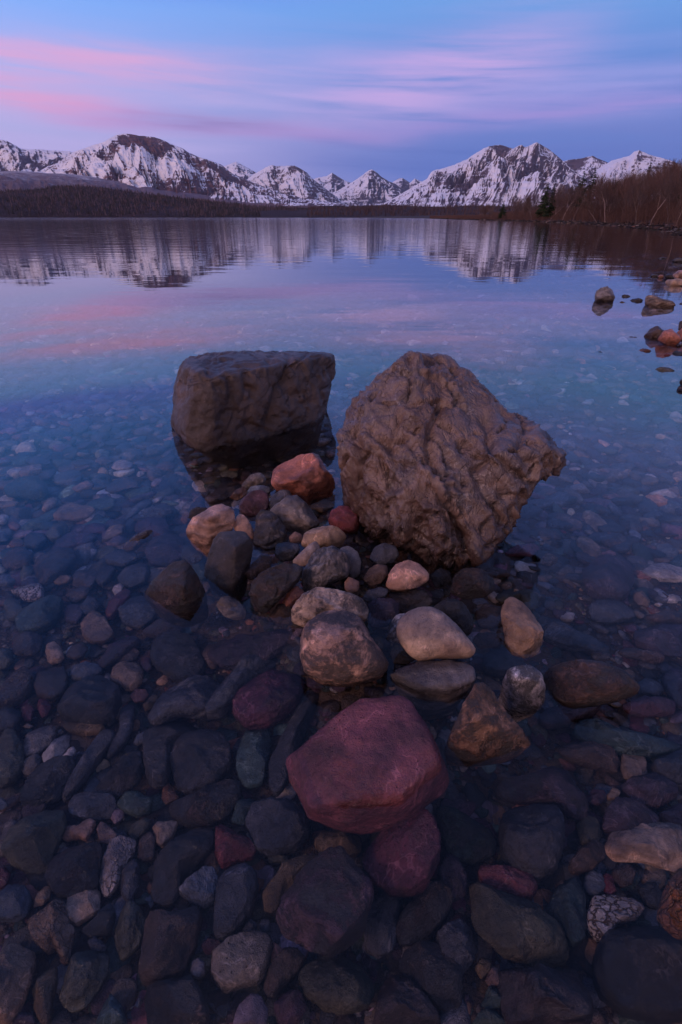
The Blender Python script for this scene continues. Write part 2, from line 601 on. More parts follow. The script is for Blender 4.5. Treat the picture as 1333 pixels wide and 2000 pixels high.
def bed_z(x, y):
    x = np.asarray(x, float)
    y = np.asarray(y, float)
    d = 0.34 + 0.030 * np.clip(y - 2.2, 0, 12) + 0.10 * np.clip(y - 14.2, 0, 1e9)
    d = np.minimum(d, 4.5)
    sx = shore_x(y)
    d = np.minimum(d, 0.10 + 0.055 * np.clip(sx - x, 0, 1e9) + 0.02 * 0)
    # the little spit the dry stones lie on
    g1 = np.exp(-(((x - 0.02) / 0.55) ** 2 + ((y - 2.05) / 0.62) ** 2))
    g2 = np.exp(-(((x - 0.25) / 0.35) ** 2 + ((y - 1.5) / 0.35) ** 2))
    d = d - 0.26 * g1 - 0.10 * g2
    z = -d
    # the bank
    over = x - sx
    bank = 0.35 * np.clip(over, 0, 3) + 0.20 * np.clip(over - 3, 0, 22) + 0.05 * np.clip(over - 25, 0, 60)
    far = np.clip((y - 90) / 200, 0, 1)
    bank = bank * (1 - 0.62 * far)
    z = np.where(over > 0, -0.10 + bank, z)
    return z


def build_ground():
    ys = np.concatenate([np.linspace(-30, -3, 10), np.linspace(-2.5, 12, 90), np.geomspace(12.5, 700, 80), np.geomspace(800, 14000, 14)])
    xs0 = np.concatenate([-np.geomspace(14000, 14, 26), np.linspace(-12, 12, 110), np.geomspace(12.6, 420, 120), np.geomspace(450, 14000, 14)])
    GX, GY = np.meshgrid(xs0, ys)
    Z = bed_z(GX, GY)
    nz = fbm(np.c_[GX.ravel() * 0.13, GY.ravel() * 0.13, np.zeros(GX.size)], 4).reshape(GX.shape)
    over = GX - shore_x(GY)
    Z = Z + np.where(over > 1, nz * np.clip(over * 0.12, 0, 1.5), 0)
    # nothing of the bank behind the lake's far end
    V = np.c_[GX.ravel(), GY.ravel(), Z.ravel()]
    ny, nx = GX.shape
    i = np.arange(ny * nx).reshape(ny, nx)
    Fq = np.stack([i[:-1, :-1], i[:-1, 1:], i[1:, 1:], i[1:, :-1]], -1).reshape(-1, 4)
    me = mesh_np('ground', V, Fq)
    m, n, o = new_mat('ground_soil')
    pos = n.node('ShaderNodeNewGeometry').outputs['Position']
    a = n.noise(pos, 1.2, 6, 0.7)
    b = n.noise(pos, 26, 4, 0.7)
    c = n.mix(a, (0.035, 0.024, 0.02), (0.10, 0.06, 0.045))
    c = n.mix(n.mapr(b, 0.4, 0.7), c, n.mix(1.0, c, (0.5, 0.5, 0.5), 'MULTIPLY'))
    principled(n, o, c, 0.9, 0.2, bump(n, b, 0.6, 0.05))
    tag(link('ground', me, m), kind='structure')
    # the lake: one closed body of water
    bm = bmesh.new()
    bmesh.ops.create_cube(bm, size=1.0)
    for v in bm.verts:
        v.co = Vector((v.co.x * 34000, v.co.y * 34000, (v.co.z - 0.5) * 7.0))
    me = bpy.data.meshes.new('lake_water')
    bm.to_mesh(me)
    bm.free()
    o = link('lake_water', me, MAT['water'])
    tag(o, kind='structure')


build_ground()


# ------------------------------------------------------------------ mountains
def vpts(origin, scale, pts):
    return [(origin[0] + x / scale, origin[1] + y / scale) for x, y in pts]


def mountain_mat(name, rock_a, rock_b, snow_c=(0.88, 0.86, 0.90), scale=1.0):
    m, n, o = new_mat(name)
    pos = n.node('ShaderNodeNewGeometry').outputs['Position']
    sn = n.node('ShaderNodeAttribute', attribute_name='snow').outputs['Fac']
    km = n.vm('MULTIPLY', pos, (0.001 * scale,) * 3)
    n1 = n.noise(km, 9, 6, 0.65)
    n2 = n.noise(n.mapping(km, (5, 5, 42)), 1.0, 5, 0.6, 0.5)      # strata
    rc = n.mix(n.mapr(n2, 0.38, 0.62), rock_a, rock_b)
    rc = n.mix(n.mapr(n1, 0.4, 0.65), rc, n.mix(1.0, rc, (0.55, 0.5, 0.55), 'MULTIPLY'))
    sv = n.m('ADD', sn, n.m('ADD', n.m('MULTIPLY', n.m('SUBTRACT', n.noise(km, 22, 6, 0.8), 0.5), 1.3), n.m('MULTIPLY', n.m('SUBTRACT', n2, 0.5), 0.9)))
    k = n.mapr(sv, 0.39, 0.60, 0, 1)
    c = n.mix(k, rc, snow_c)
    principled(n, o, c, 0.85, 0.1, bump(n, n1, 0.5, 40.0))
    return m


def massif(name, sky_px, d_ridge, d_front, foot_px, mat, na, nt, rough=1.0, gully=9.0, snow_line=0.35, cliff=(0.0, 0.0), seed=0.0, g_pow=1.1, snow_bias=0.0, wooded=0.0):
    """a mountain: its ridge stands d_ridge away, its slopes run down towards the lake"""
    a = [az_el(px, py) for px, py in sky_px]
    A = np.linspace(a[0][0], a[-1][0], na)
    E = np.interp(A, [q[0] for q in a], [q[1] for q in a])
    Hr = d_ridge * np.tan(E) + CAM_H
    Hr = Hr + (fbm(np.c_[A * 260, np.full(na, seed), np.zeros(na)], 4, 0.55)) * d_ridge * 0.0007 * rough
    fe = az_el(666, foot_px)[1]
    hf = d_front * math.tan(fe) + CAM_H
    T = np.concatenate([np.linspace(0, 1, nt), np.linspace(1.04, 1.9, nt // 4)])
    TT, AA = np.meshgrid(T, A, indexing='ij')
    HH = np.interp(AA, A, Hr)
    # ridges wander forward of and behind the crest line
    rr = d_front + (d_ridge - d_front) * TT
    t = np.clip(TT, 0, 1)
    prof = t ** g_pow
    back = np.clip((TT - 1) / 0.9, 0, 1)
    H = hf + (HH - hf) * prof * (1 - back ** 1.3)
    X = rr * np.sin(AA)
    Yv = rr * np.cos(AA)
    env = (np.sin(np.clip(t, 0, 1) * math.pi) ** 0.75) * (1 - back)
    warp = fbm(np.c_[(AA * 30).ravel(), (TT * 2.0).ravel(), np.full(AA.size, seed)], 3).reshape(AA.shape)
    u = AA * gully * 4 + warp * 1.2 + (TT - 1) * 2.2 * np.sin(AA * 7 + seed)
    rg = ridged(np.c_[u.ravel(), (TT * 1.7).ravel(), np.full(AA.size, seed + 3)], 5, 0.55).reshape(AA.shape)
    big = fbm(np.c_[(AA * 22).ravel(), (TT * 2.6).ravel(), np.full(AA.size, seed + 7)], 4).reshape(AA.shape)
    span = np.maximum(HH - hf, 30)
    H = H + env * span * (0.26 * (rg - 0.55) + 0.30 * big) * rough
    # horizontal benches of the layered rock
    st = H / (d_ridge * 0.0052)
    H = H + (np.sin(st * 2 * math.pi + big * 6) * 0.07) * (d_ridge * 0.0052) * (1 - back) * np.clip(env * 2, 0, 1)
    # no buttress overtops the crest
    sight = CAM_H + rr * np.tan(np.interp(AA, A, E)) - (1 - t) * span * 0.03
    H = np.where(TT < 0.999, np.minimum(H, sight), H)
    V = np.c_[X.ravel(), Yv.ravel(), H.ravel()]
    nT = len(T)
    i = np.arange(nT * na).reshape(nT, na)
    Fq = np.stack([i[:-1, :-1], i[:-1, 1:], i[1:, 1:], i[1:, :-1]], -1).reshape(-1, 4)
    # snow lies where the slope is not too steep, in gullies, and high
    dz_t = np.gradient(H, axis=0) / np.maximum(np.gradient(rr, axis=0), 1e-3)
    dz_a = np.gradient(H, axis=1) / (np.gradient(AA, axis=1) * rr)
    slope = np.sqrt(dz_t ** 2 + dz_a ** 2)
    aspect = np.where(slope > 0, dz_a / np.maximum(slope, 1e-3), 0)
    hrel = (H - hf) / np.maximum(span, 1)
    sl0 = np.percentile(slope[:nt], 55)
    st2 = fbm(np.c_[(AA * 62 + TT * 10 + warp * 1.5).ravel(), (TT * 9 - AA * 30).ravel(), np.full(AA.size, seed + 13)], 4, 0.6).reshape(AA.shape)
    sn = 0.455 + snow_bias - 0.16 * np.clip(slope / sl0 - 1, -1, 1.6) + 0.45 * np.clip(hrel - snow_line, -0.6, 0.25) + 0.22 * aspect - 0.28 * (rg - 0.62) + 0.55 * big + 0.42 * st2
    for (ca, cb, cpx0, cpx1, amt) in (cliff if isinstance(cliff, list) else []):
        a0, a1 = az_el(cpx0, 300)[0], az_el(cpx1, 300)[0]
        wv = warp * 0.10
        kk = np.clip(1 - np.abs((AA - (a0 + a1) / 2) / ((a1 - a0) / 2)) ** 4, 0, 1) * (1 / (1 + np.exp(-((TT + wv) - ca) * 40))) * (1 / (1 + np.exp(((TT + wv) - cb) * 40)))
        sn = sn + amt * kk
    sn = np.clip(sn, -0.5, 1.5)
    me = mesh_np(name, V, Fq)
    vattr(me, 'snow', sn.ravel())
    o = link(name, me, mat)
    tag(o, kind='structure')
    return V.reshape(nT, na, 3)


V1 = ((0, 230), 1.960)
V2 = ((660, 230), 1.981)
mm_warm = mountain_mat('mountain_red_rock', (0.20, 0.105, 0.105), (0.105, 0.075, 0.095))
mm_grey = mountain_mat('mountain_grey_rock', (0.175, 0.125, 0.145), (0.105, 0.085, 0.112))
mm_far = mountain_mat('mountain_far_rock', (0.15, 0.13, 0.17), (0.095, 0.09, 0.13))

massif('mountain', vpts(*V1, [(-260, 120), (-120, 100), (0, 85), (25, 88), (60, 106), (80, 118), (110, 122), (150, 120), (200, 125), (260, 128), (330, 140), (420, 200)]),
       9500, 6000, 395, mm_grey, 260, 150, 0.9, 8, 0.2, seed=1.3, snow_bias=0.04)
massif('mountain', vpts(*V1, [(60, 255), (180, 188), (225, 172), (280, 132), (320, 118), (360, 104), (400, 92), (425, 76), (450, 64), (475, 60), (505, 63), (530, 68), (560, 71), (590, 74), (610, 80), (640, 92),
                              (670, 106), (700, 117), (720, 131), (760, 150), (800, 161), (850, 180), (875, 203), (895, 216), (930, 230), (975, 250), (1040, 272), (1120, 292), (1230, 316), (1320, 332)]),
       7600, 4300, 402, mm_warm, 640, 240, 0.78, 13, 0.25,
       cliff=[(0.66, 0.97, 215, 345, -0.5), (0.60, 0.88, 370, 480, -0.55), (0.42, 0.64, 150, 400, 0.45), (0.97, 1.1, 200, 260, 0.5)], seed=4.1, snow_bias=0.02)
massif('mountain', vpts(*V1, [(820, 222), (850, 190), (880, 178), (905, 168), (925, 178), (950, 192), (985, 212), (1040, 250), (1100, 280)]),
       11500, 8000, 400, mm_far, 150, 120, 0.8, 9, 0.2, seed=6.6, snow_bias=0.02)
massif('mountain', vpts(*V1, [(880, 285), (940, 240), (975, 215), (1005, 198), (1030, 184), (1042, 180), (1056, 185), (1090, 184), (1128, 183), (1150, 194), (1176, 210), (1190, 226), (1212, 245), (1245, 268), (1275, 292), (1310, 322), (1340, 338)]),
       9000, 6200, 404, mm_grey, 300, 170, 0.9, 11, 0.22, seed=9.2, snow_bias=0.05, cliff=[(0.8, 1.0, 560, 600, -0.45)])
massif('mountain', vpts(*V1, [(1150, 262), (1195, 236), (1222, 228), (1250, 224), (1272, 210), (1290, 222), (1312, 236), (1345, 250), (1400, 275), (1460, 310)]),
       13500, 9000, 404, mm_far, 160, 120, 0.7, 10, 0.2, seed=12.2, snow_bias=0.03)
massif('mountain', vpts(*V2, [(-40, 300), (0, 282), (40, 258), (70, 240), (92, 225), (112, 209), (121, 203), (130, 199), (142, 205), (155, 215), (170, 229), (198, 246), (222, 254), (255, 280), (300, 305)]),
       11000, 8200, 404, mm_far, 200, 150, 0.8, 12, 0.2, seed=15.1, snow_bias=-0.02)
massif('mountain', vpts(*V2, [(180, 262), (215, 248), (238, 234), (252, 234), (266, 242), (280, 252), (298, 235), (310, 240), (328, 248), (360, 270), (400, 290)]),
       14500, 10000, 404, mm_far, 130, 90, 0.7, 10, 0.2, seed=18.1, snow_bias=0.08)
massif('mountain', vpts(*V2, [(100, 345), (180, 330), (240, 298), (300, 262), (345, 236), (362, 210), (375, 202), (400, 198), (450, 182), (500, 160), (530, 140), (560, 121), (585, 110), (610, 106), (632, 105), (660, 114), (678, 120),
                              (698, 109), (712, 104), (724, 114), (738, 110), (755, 101), (770, 94), (784, 102), (812, 119), (842, 141), (868, 164), (900, 184), (922, 210), (962, 236), (1010, 262), (1100, 300)]),
       7200, 4200, 406, mm_grey, 640, 240, 1.0, 12, 0.2,
       cliff=[(0.84, 1.0, 935, 1000, -0.5), (0.30, 0.46, 840, 960, -0.5), (0.15, 0.34, 840, 960, 0.35), (0.93, 1.1, 870, 932, 0.5)], seed=21.7, snow_bias=0.02)
massif('mountain', vpts(*V2, [(800, 230), (850, 180), (875, 168), (905, 161), (940, 158), (970, 151), (988, 147), (1008, 157), (1040, 171), (1080, 190), (1160, 230)]),
       9800, 6500, 406, mm_grey, 200, 120, 0.8, 10, 0.2, seed=25.5, snow_bias=0.0, cliff=[(0.85, 1.02, 1090, 1200, -0.2)])
massif('mountain', vpts(*V2, [(960, 220), (1010, 196), (1060, 166), (1100, 155), (1130, 146), (1146, 132), (1165, 126), (1184, 132), (1200, 141), (1240, 152), (1290, 166), (1340, 186), (1420, 215), (1500, 240)]),
       8800, 6000, 406, mm_grey, 260, 140, 0.8, 9, 0.2, seed=28.5, snow_bias=0.22)


def wood_mat(name, a, b, snowy=0.0):
    m, n, o = new_mat(name)
    pos = n.node('ShaderNodeNewGeometry').outputs['Position']
    km = n.vm('MULTIPLY', pos, (0.001,) * 3)
    n1 = n.noise(km, 6, 6, 0.7)
    n2 = n.noise(n.mapping(km, (1, 1, 2.5)), 120, 4, 0.8)
    c = n.mix(n.mapr(n1, 0.35, 0.65), a, b)
    c = n.mix(n.mapr(n2, 0.4, 0.7), c, n.mix(1.0, c, (0.45, 0.42, 0.45), 'MULTIPLY'))
    if snowy:
        sn = n.node('ShaderNodeAttribute', attribute_name='snow').outputs['Fac']
        h = n.node('ShaderNodeSeparateXYZ')
        n.l.new(pos, h.inputs[0])
        hz = n.mapr(h.outputs[2], 40, 330, 0.05, 0.45)
        k = n.mapr(n.m('ADD', n.m('ADD', hz, n.m('MULTIPLY', n.m('SUBTRACT', n1, 0.5), 0.9)), n.m('MULTIPLY', n.m('SUBTRACT', n2, 0.5), 0.8)), 0.30, 0.60, 0, snowy)
        c = n.mix(k, c, (0.74, 0.72, 0.78))
    principled(n, o, c, 0.9, 0.05, bump(n, n2, 0.6, 8.0))
    return m


BURN = massif('hill', vpts(*V1, [(-300, 205), (-100, 200), (0, 203), (100, 205), (180, 212), (260, 214), (330, 222), (420, 238), (520, 252), (620, 270), (760, 292), (900, 312), (1050, 326), (1200, 334), (1400, 342), (1600, 345)]),
              5200, 2900, 421.5, wood_mat('burned_forest_slope', (0.25, 0.19, 0.23), (0.16, 0.12, 0.145), 0.85), 420, 110, 0.55, 5, 0.5, seed=31.0, g_pow=0.9)
DARK = massif('hill', vpts(*V1, [(-300, 290), (-100, 288), (0, 285), (100, 277), (200, 267), (320, 263), (400, 268), (450, 276), (560, 292), (650, 302), (760, 316), (850, 326), (1000, 342), (1200, 352), (1400, 358), (1700, 362), (2000, 366), (2300, 372)]),
              3000, 2100, 424.4, wood_mat('dark_forest_floor', (0.045, 0.033, 0.037), (0.08, 0.056, 0.062)), 420, 60, 0.5, 5, 0.5, seed=35.0, g_pow=0.75)
MIDH = massif('hill', vpts(*V2, [(-300, 352), (0, 345), (150, 338), (250, 340), (330, 344), (420, 346), (500, 340), (600, 342), (760, 346), (900, 350), (1100, 352)]),
              3400, 1500, 425.0, wood_mat('low_brown_point', (0.085, 0.058, 0.060), (0.05, 0.038, 0.042)), 300, 50, 0.4, 5, 0.5, seed=39.0, g_pow=0.8)


def cone_forest(name, V, count, hmin, hmax, tmin, tmax, col, px_lo, px_hi, label, seed):
    """a wooded slope far off: thousands of tiny ragged conifers in one mesh"""
    r = np.random.default_rng(seed)
    nT, nA, _ = V.shape
    ti = r.uniform(tmin, tmax, count) * (nT * 4 / 5 - 2)
    ai = r.uniform(0, nA - 1.01, count)
    i0, j0 = ti.astype(int), ai.astype(int)
    fi, fj = (ti - i0)[:, None], (ai - j0)[:, None]
    P = (V[i0, j0] * (1 - fi) + V[i0 + 1, j0] * fi) * (1 - fj) + (V[i0, j0 + 1] * (1 - fi) + V[i0 + 1, j0 + 1] * fi) * fj
    px, _ = project(P)
    dens = fbm(P * np.array([0.004, 0.004, 0]) + seed, 3)
    keep = (px > px_lo) & (px < px_hi) & (dens > -0.28 + r.uniform(-.2, .2, count))
    P = P[keep]
    n = len(P)
    H = r.uniform(hmin, hmax, n) * (1 + 0.3 * r.normal(size=n).clip(-1, 2))
    rad = H * r.uniform(0.13, 0.24, n)
    k = 5
    ang = np.linspace(0, 2 * np.pi, k, endpoint=False)[None, :] + r.uniform(0, 6, n)[:, None]
    ring = np.stack([np.cos(ang), np.sin(ang), np.zeros_like(ang)], -1)
    v = []
    for lo, hi, rr in ((0.02, 0.55, 1.0), (0.35, 0.8, 0.72), (0.62, 1.0, 0.42)):
        base = P[:, None, :] + ring * (rad * rr)[:, None, None] * r.uniform(0.7, 1.2, (n, k, 1)) + np.array([0, 0, 1]) * (H * lo)[:, None, None]
        top = P[:, None, :] + np.array([0, 0, 1]) * (H * hi)[:, None, None]
        v.append(np.concatenate([base, top], 1))
    v = np.stack(v, 1).reshape(-1, 3)                      # n*3 cones of k+1 verts
    nc = n * 3
    b = np.arange(nc)[:, None] * (k + 1)
    q = np.arange(k)
    f = np.stack([b + q, b + (q + 1) % k, np.broadcast_to(b + k, (nc, k))], -1).reshape(-1, 3)
    me = mesh_np(name, v, f, False)
    tint = np.repeat(np.array(col)[None, :] * r.uniform(0.55, 1.35, (n, 1)), 3 * (k + 1), 0)
    cattr(me, 'tint', tint)
    m, nn, o = new_mat(name)
    c = nn.node('ShaderNodeAttribute', attribute_name='tint').outputs['Color']
    principled(nn, o, c, 0.9, 0.1)
    ob = link(name, me, m)
    tag(ob, label, 'forest', kind='stuff')


cone_forest('forest', DARK, 9000, 7, 12, 0.0, 1.0, (0.042, 0.038, 0.040), -60, 700, 'dark conifer forest covering the low hill across the lake', 3)
cone_forest('forest', DARK, 9000, 6, 12, 0.0, 1.0, (0.10, 0.068, 0.075), -60, 1000, 'brown leafless woodland along the far shore', 5)
cone_forest('forest', BURN, 9000, 6, 11, 0.0, 0.6, (0.19, 0.14, 0.165), -60, 700, 'burned grey forest on the snowy slope below the mountains', 8)
cone_forest('forest', MIDH, 5000, 5, 11, 0.0, 0.9, (0.070, 0.045, 0.045), 600, 1100, 'brown woods on the low point at the head of the lake', 9)

# ------------------------------------------------------------------ stones
# colour -> (linear albedo, word)
TONE = {
    'cream': ((0.50, 0.36, 0.27), 'cream'), 'white': ((0.52, 0.47, 0.46), 'white'), 'tan': ((0.34, 0.22, 0.145), 'tan'),
    'pinktan': ((0.42, 0.25, 0.19), 'pinkish tan'), 'salmon': ((0.34, 0.135, 0.10), 'salmon red'), 'red': ((0.16, 0.030, 0.030), 'dark red'),
    'crimson': ((0.17, 0.028, 0.038), 'crimson'), 'maroon': ((0.105, 0.040, 0.058), 'maroon'), 'purple': ((0.19, 0.058, 0.075), 'purple'),
    'mauve': ((0.16, 0.085, 0.110), 'mauve'), 'magenta': ((0.125, 0.032, 0.062), 'wine coloured'), 'plum': ((0.070, 0.042, 0.062), 'plum'),
    'slate': ((0.080, 0.080, 0.098), 'slate grey'), 'bluegrey': ((0.13, 0.145, 0.18), 'blue grey'), 'grey': ((0.17, 0.15, 0.148), 'grey'),
    'black': ((0.034, 0.030, 0.033), 'black'), 'dark': ((0.050, 0.042, 0.044), 'charcoal'), 'brown': ((0.105, 0.063, 0.048), 'brown'),
    'dbrown': ((0.062, 0.038, 0.034), 'dark brown'), 'rust': ((0.20, 0.085, 0.045), 'rust orange'), 'ochre': ((0.18, 0.115, 0.055), 'ochre'),
    'olive': ((0.105, 0.095, 0.060), 'olive'), 'green': ((0.060, 0.090, 0.075), 'dark green'), 'teal': ((0.045, 0.082, 0.088), 'teal'),
    'pyr': ((0.17, 0.095, 0.065), 'brown'), 'lilac': ((0.30, 0.22, 0.27), 'lilac'), 'greytan': ((0.22, 0.175, 0.145), 'grey tan'), 'pink': ((0.36, 0.17, 0.18), 'pink'),
}

VIEW = {'A': ((250, 860), 2.666), 'B': ((550, 1100), 2.515), 'J': ((950, 1050), 3.48), 'C': ((0, 850), 3.3325), 'D': ((0, 1200), 2.962),
        'E': ((0, 1580), 2.962), 'F': ((420, 1500), 2.777), 'G': ((850, 1500), 2.76), 'K': ((1000, 500), 4.003), 'P': ((0, 0), 1.0)}


def outline_fn(pts):
    """star-shaped closed outline (x,y) -> centre, r(theta)"""
    p = np.array(pts, float)
    # area centroid
    x, y = p[:, 0], p[:, 1]
    x1, y1 = np.roll(x, -1), np.roll(y, -1)
    cr = x * y1 - x1 * y
    A = cr.sum() / 2
    c = np.array([((x + x1) * cr).sum(), ((y + y1) * cr).sum()]) / (6 * A)
    # densify the outline, then read the radius by angle
    d = []
    for i in range(len(p)):
        a, b = p[i], p[(i + 1) % len(p)]
        for t in np.linspace(0, 1, 12, endpoint=False):
            d.append(a + (b - a) * t)
    d = np.array(d) - c
    th = np.arctan2(d[:, 1], d[:, 0])
    r = np.hypot(d[:, 0], d[:, 1])
    o = np.argsort(th)
    th, r = th[o], r[o]
    g = np.linspace(-np.pi, np.pi, 128, endpoint=False)
    rg = np.interp(g, th, r, period=2 * np.pi)
    k = np.array([1, 2, 3, 2, 1.0]); k /= k.sum()
    rg = sum(np.roll(rg, s) * w for s, w in zip((-2, -1, 0, 1, 2), k))
    return c, (lambda t: np.interp(t, g, rg, period=2 * np.pi)), abs(A)


def stone_shape(sub, rf, thick, seed, boxy=2.5, facets=5, noise=1.0, planar=0.0):
    """a stone in its own frame: outline r(theta) in x,y and half-thickness in z"""
    r = np.random.default_rng(seed)
    d, f = ICO[sub]
    d = d.copy()
    # chisel flat faces out of the unit body
    nrm = (np.abs(np.hypot(d[:, 0], d[:, 1])) ** boxy + np.abs(d[:, 2]) ** boxy) ** (-1 / boxy)
    u = d * nrm[:, None]
    for _ in range(int(facets * (2.2 if facets >= 6 else 1.4))):
        n = r.normal(size=3)
        n[2] = np.sign(n[2]) * (abs(n[2]) + 0.9)
        if r.random() < 0.75:
            n[2] = abs(n[2])
        n /= np.linalg.norm(n)
        h = r.uniform(0.62, 0.86)
        q = u @ n
        over = np.maximum(q - h, 0)
        u = u - (over * 0.92)[:, None] * n
    lo = fbm(d * 1.3 + seed * 3.7, 2)
    hi = fbm(d * 4.0 + seed * 1.3, 3, 0.55)
    vh = fbm(d * 13 + seed, 2)
    rho = np.hypot(u[:, 0], u[:, 1])
    k = 1 + noise * (0.07 * hi + 0.022 * vh)
    th = np.arctan2(u[:, 1], u[:, 0])
    R_ = rf(th)
    x = u[:, 0] * R_ * k
    y = u[:, 1] * R_ * k
    z = u[:, 2] * thick * (k + noise * (0.22 * lo + 0.05 * hi))
    return np.c_[x, y, z], f


ROCKS = []          # everything made, for labels and to keep strays away
TONES_USED = {}


def stone(view, tone, style, desc, pts, mode='sub', z=None, thick=None, boxy=2.5, facets=5, noise=1.0, name='submerged_rock', yfront=None, ext=0.0, tilt=None, lift=0.0, sub=None, label=None, group=None, cat='rock'):
    """mode 'sub': lies on the bed, outline read on a level plane.  mode 'dry': stands up towards the viewer."""
    (ox, oy), sc = VIEW[view]
    pp = [(ox + x / sc, oy + y / sc) for x, y in pts]
    seed = len(ROCKS) + 1
    c, rf, area = outline_fn(pp)
    size_px = math.sqrt(area)
    r = random.Random(seed)
    if mode == 'sub':
        g0 = at_z(c[0], c[1], -0.2)
        zb = float(bed_z(g0.x, g0.y))
        rad = size_px / F * (g0 - Vector((0, 0, CAM_H))).length * 0.6
        th = thick if thick is not None else min(0.75, 0.42 + 0.25 * r.random()) * rad
        zc = z if z is not None else min(zb + th * 0.35 + 0.03, -0.035 - th)
        nrm = Vector((0, 0, 1))
        C = at_z(c[0], c[1], zc)
    else:
        d = ray(c[0], c[1])
        zc = z if z is not None else 0.03
        if yfront is not None:
            C = at_y(c[0], c[1], yfront)
        else:
            C = at_z(c[0], c[1], zc)
        rad = size_px / F * (C - Vector((0, 0, CAM_H))).length * 0.6
        th = thick * rad if thick is not None else rad * 0.85
        tl = 0.75 if tilt is None else tilt
        nrm = (-d * tl + Vector((0, 0, 1)) * (1 - tl)).normalized()
    # plane frame
    ax = Vector((1, 0, 0))
    ay = nrm.cross(ax).normalized()
    ax = ay.cross(nrm).normalized()
    P = []
    for q in pp:
        d = ray(*q)
        t = (C - Vector((0, 0, CAM_H))).dot(nrm) / d.dot(nrm)
        w = Vector((0, 0, CAM_H)) + d * t - C
        P.append((w.dot(ax), w.dot(ay)))
    c2, rf2, _ = outline_fn(P)
    s = sub or (5 if size_px > 62 else 4 if size_px > 22 else 3)
    v, f = stone_shape(s, rf2, th, seed, boxy, facets, noise)
    v[:, 0] += c2[0]
    v[:, 1] += c2[1]
    M = np.array([ax[:], ay[:], nrm[:]])
    wv = v @ M
    o_me = mesh_np(name, wv, f)
    o = link(name, o_me, MAT[style], loc=C + Vector((0, 0, lift)))
    t = TONE[tone]
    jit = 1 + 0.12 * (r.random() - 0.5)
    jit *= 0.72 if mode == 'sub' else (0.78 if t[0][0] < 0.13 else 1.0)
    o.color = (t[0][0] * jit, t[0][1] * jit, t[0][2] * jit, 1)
    o['category'] = cat
    o['group'] = group or ('stones lying under the clear water' if mode == 'sub' else 'stones standing out of the water')
    ROCKS.append(dict(o=o, c=c, size=size_px, tone=t[1], desc=desc, mode=mode, label=label, poly=pp, z=C.z + th))
    return o


def S_(view, tone, style, desc, *xy, **kw):
    return stone(view, tone, style, desc, [(xy[i], xy[i + 1]) for i in range(0, len(xy), 2)], **kw)


def D_(view, tone, style, label, *xy, **kw):
    return stone(view, tone, style, '', [(xy[i], xy[i + 1]) for i in range(0, len(xy), 2)], mode='dry', name='rock', label=label, **kw)


# ---- the two large boulders
def hull_body(name, parts, voxel, mat, detail, smooth=7):
    """convex lumps given by world points, fused, rounded and weathered"""
    bm = bmesh.new()
    for pts in parts:
        b2 = bmesh.new()
        for p in pts:
            b2.verts.new(p)
        res = bmesh.ops.convex_hull(b2, input=b2.verts)
        junk = [e for e in res['geom_interior'] + res['geom_unused'] if isinstance(e, bmesh.types.BMVert)]
        bmesh.ops.delete(b2, geom=list(set(junk)), context='VERTS')
        tmp = bpy.data.meshes.new('tmp')
        b2.to_mesh(tmp)
        b2.free()
        bm.from_mesh(tmp)
        bpy.data.meshes.remove(tmp)
    me = bpy.data.meshes.new(name)
    bmesh.ops.recalc_face_normals(bm, faces=bm.faces)
    bm.to_mesh(me)
    bm.free()
    o = bpy.data.objects.new(name, me)
    COL.objects.link(o)
    rm = o.modifiers.new('r', 'REMESH')
    rm.mode = 'VOXEL'
    rm.voxel_size = voxel * 2.2
    sm = o.modifiers.new('s', 'SMOOTH')
    sm.iterations = smooth
    sm.factor = 0.5
    sb = o.modifiers.new('u', 'SUBSURF')
    sb.levels = sb.render_levels = 1
    dg = bpy.context.evaluated_depsgraph_get()
    ev = bpy.data.meshes.new_from_object(o.evaluated_get(dg))
    o.modifiers.clear()
    n = len(ev.vertices)
    co = np.zeros(n * 3, np.float32)
    no = np.zeros(n * 3, np.float32)
    ev.vertices.foreach_get('co', co)
    ev.vertices.foreach_get('normal', no)
    co = co.reshape(-1, 3).astype(float)
    no = no.reshape(-1, 3).astype(float)
    new, rel = detail(co, no)
    cen = new.mean(0)
    ev.vertices.foreach_set('co', (new - cen).astype(np.float32).ravel())
    vattr(ev, 'relief', rel)
    ev.name = name
    ev.polygons.foreach_set('use_smooth', np.ones(len(ev.polygons), bool))
    ev.materials.clear()
    ev.materials.append(mat)
    ev.update()
    o.data = ev
    o.location = cen
    return o


def groove(co, no, pts, width, depth, power=2.0):
    """a cleft along a line given in frame coordinates, cut into the side that faces the lake shore"""
    u, v = project(co)
    best = np.full(len(co), 1e9)
    for (x0, y0), (x1, y1) in zip(pts[:-1], pts[1:]):
        dx, dy = x1 - x0, y1 - y0
        t = np.clip(((u - x0) * dx + (v - y0) * dy) / (dx * dx + dy * dy), 0, 1)
        best = np.minimum(best, np.hypot(u - x0 - t * dx, v - y0 - t * dy))
    wob = 1 + 0.8 * pn(co * 14)
    front = np.clip((-no[:, 1] + no[:, 2] * 0.6) * 3 + 0.4, 0, 1)
    return -depth * 0.72 * np.exp(-(np.abs(best / (width * wob))) ** power) * front


def W5(x, y, Y):         # right boulder close-up coordinates + distance
    return at_y(620 + x / 2.666, 660 + y / 2.666, Y)


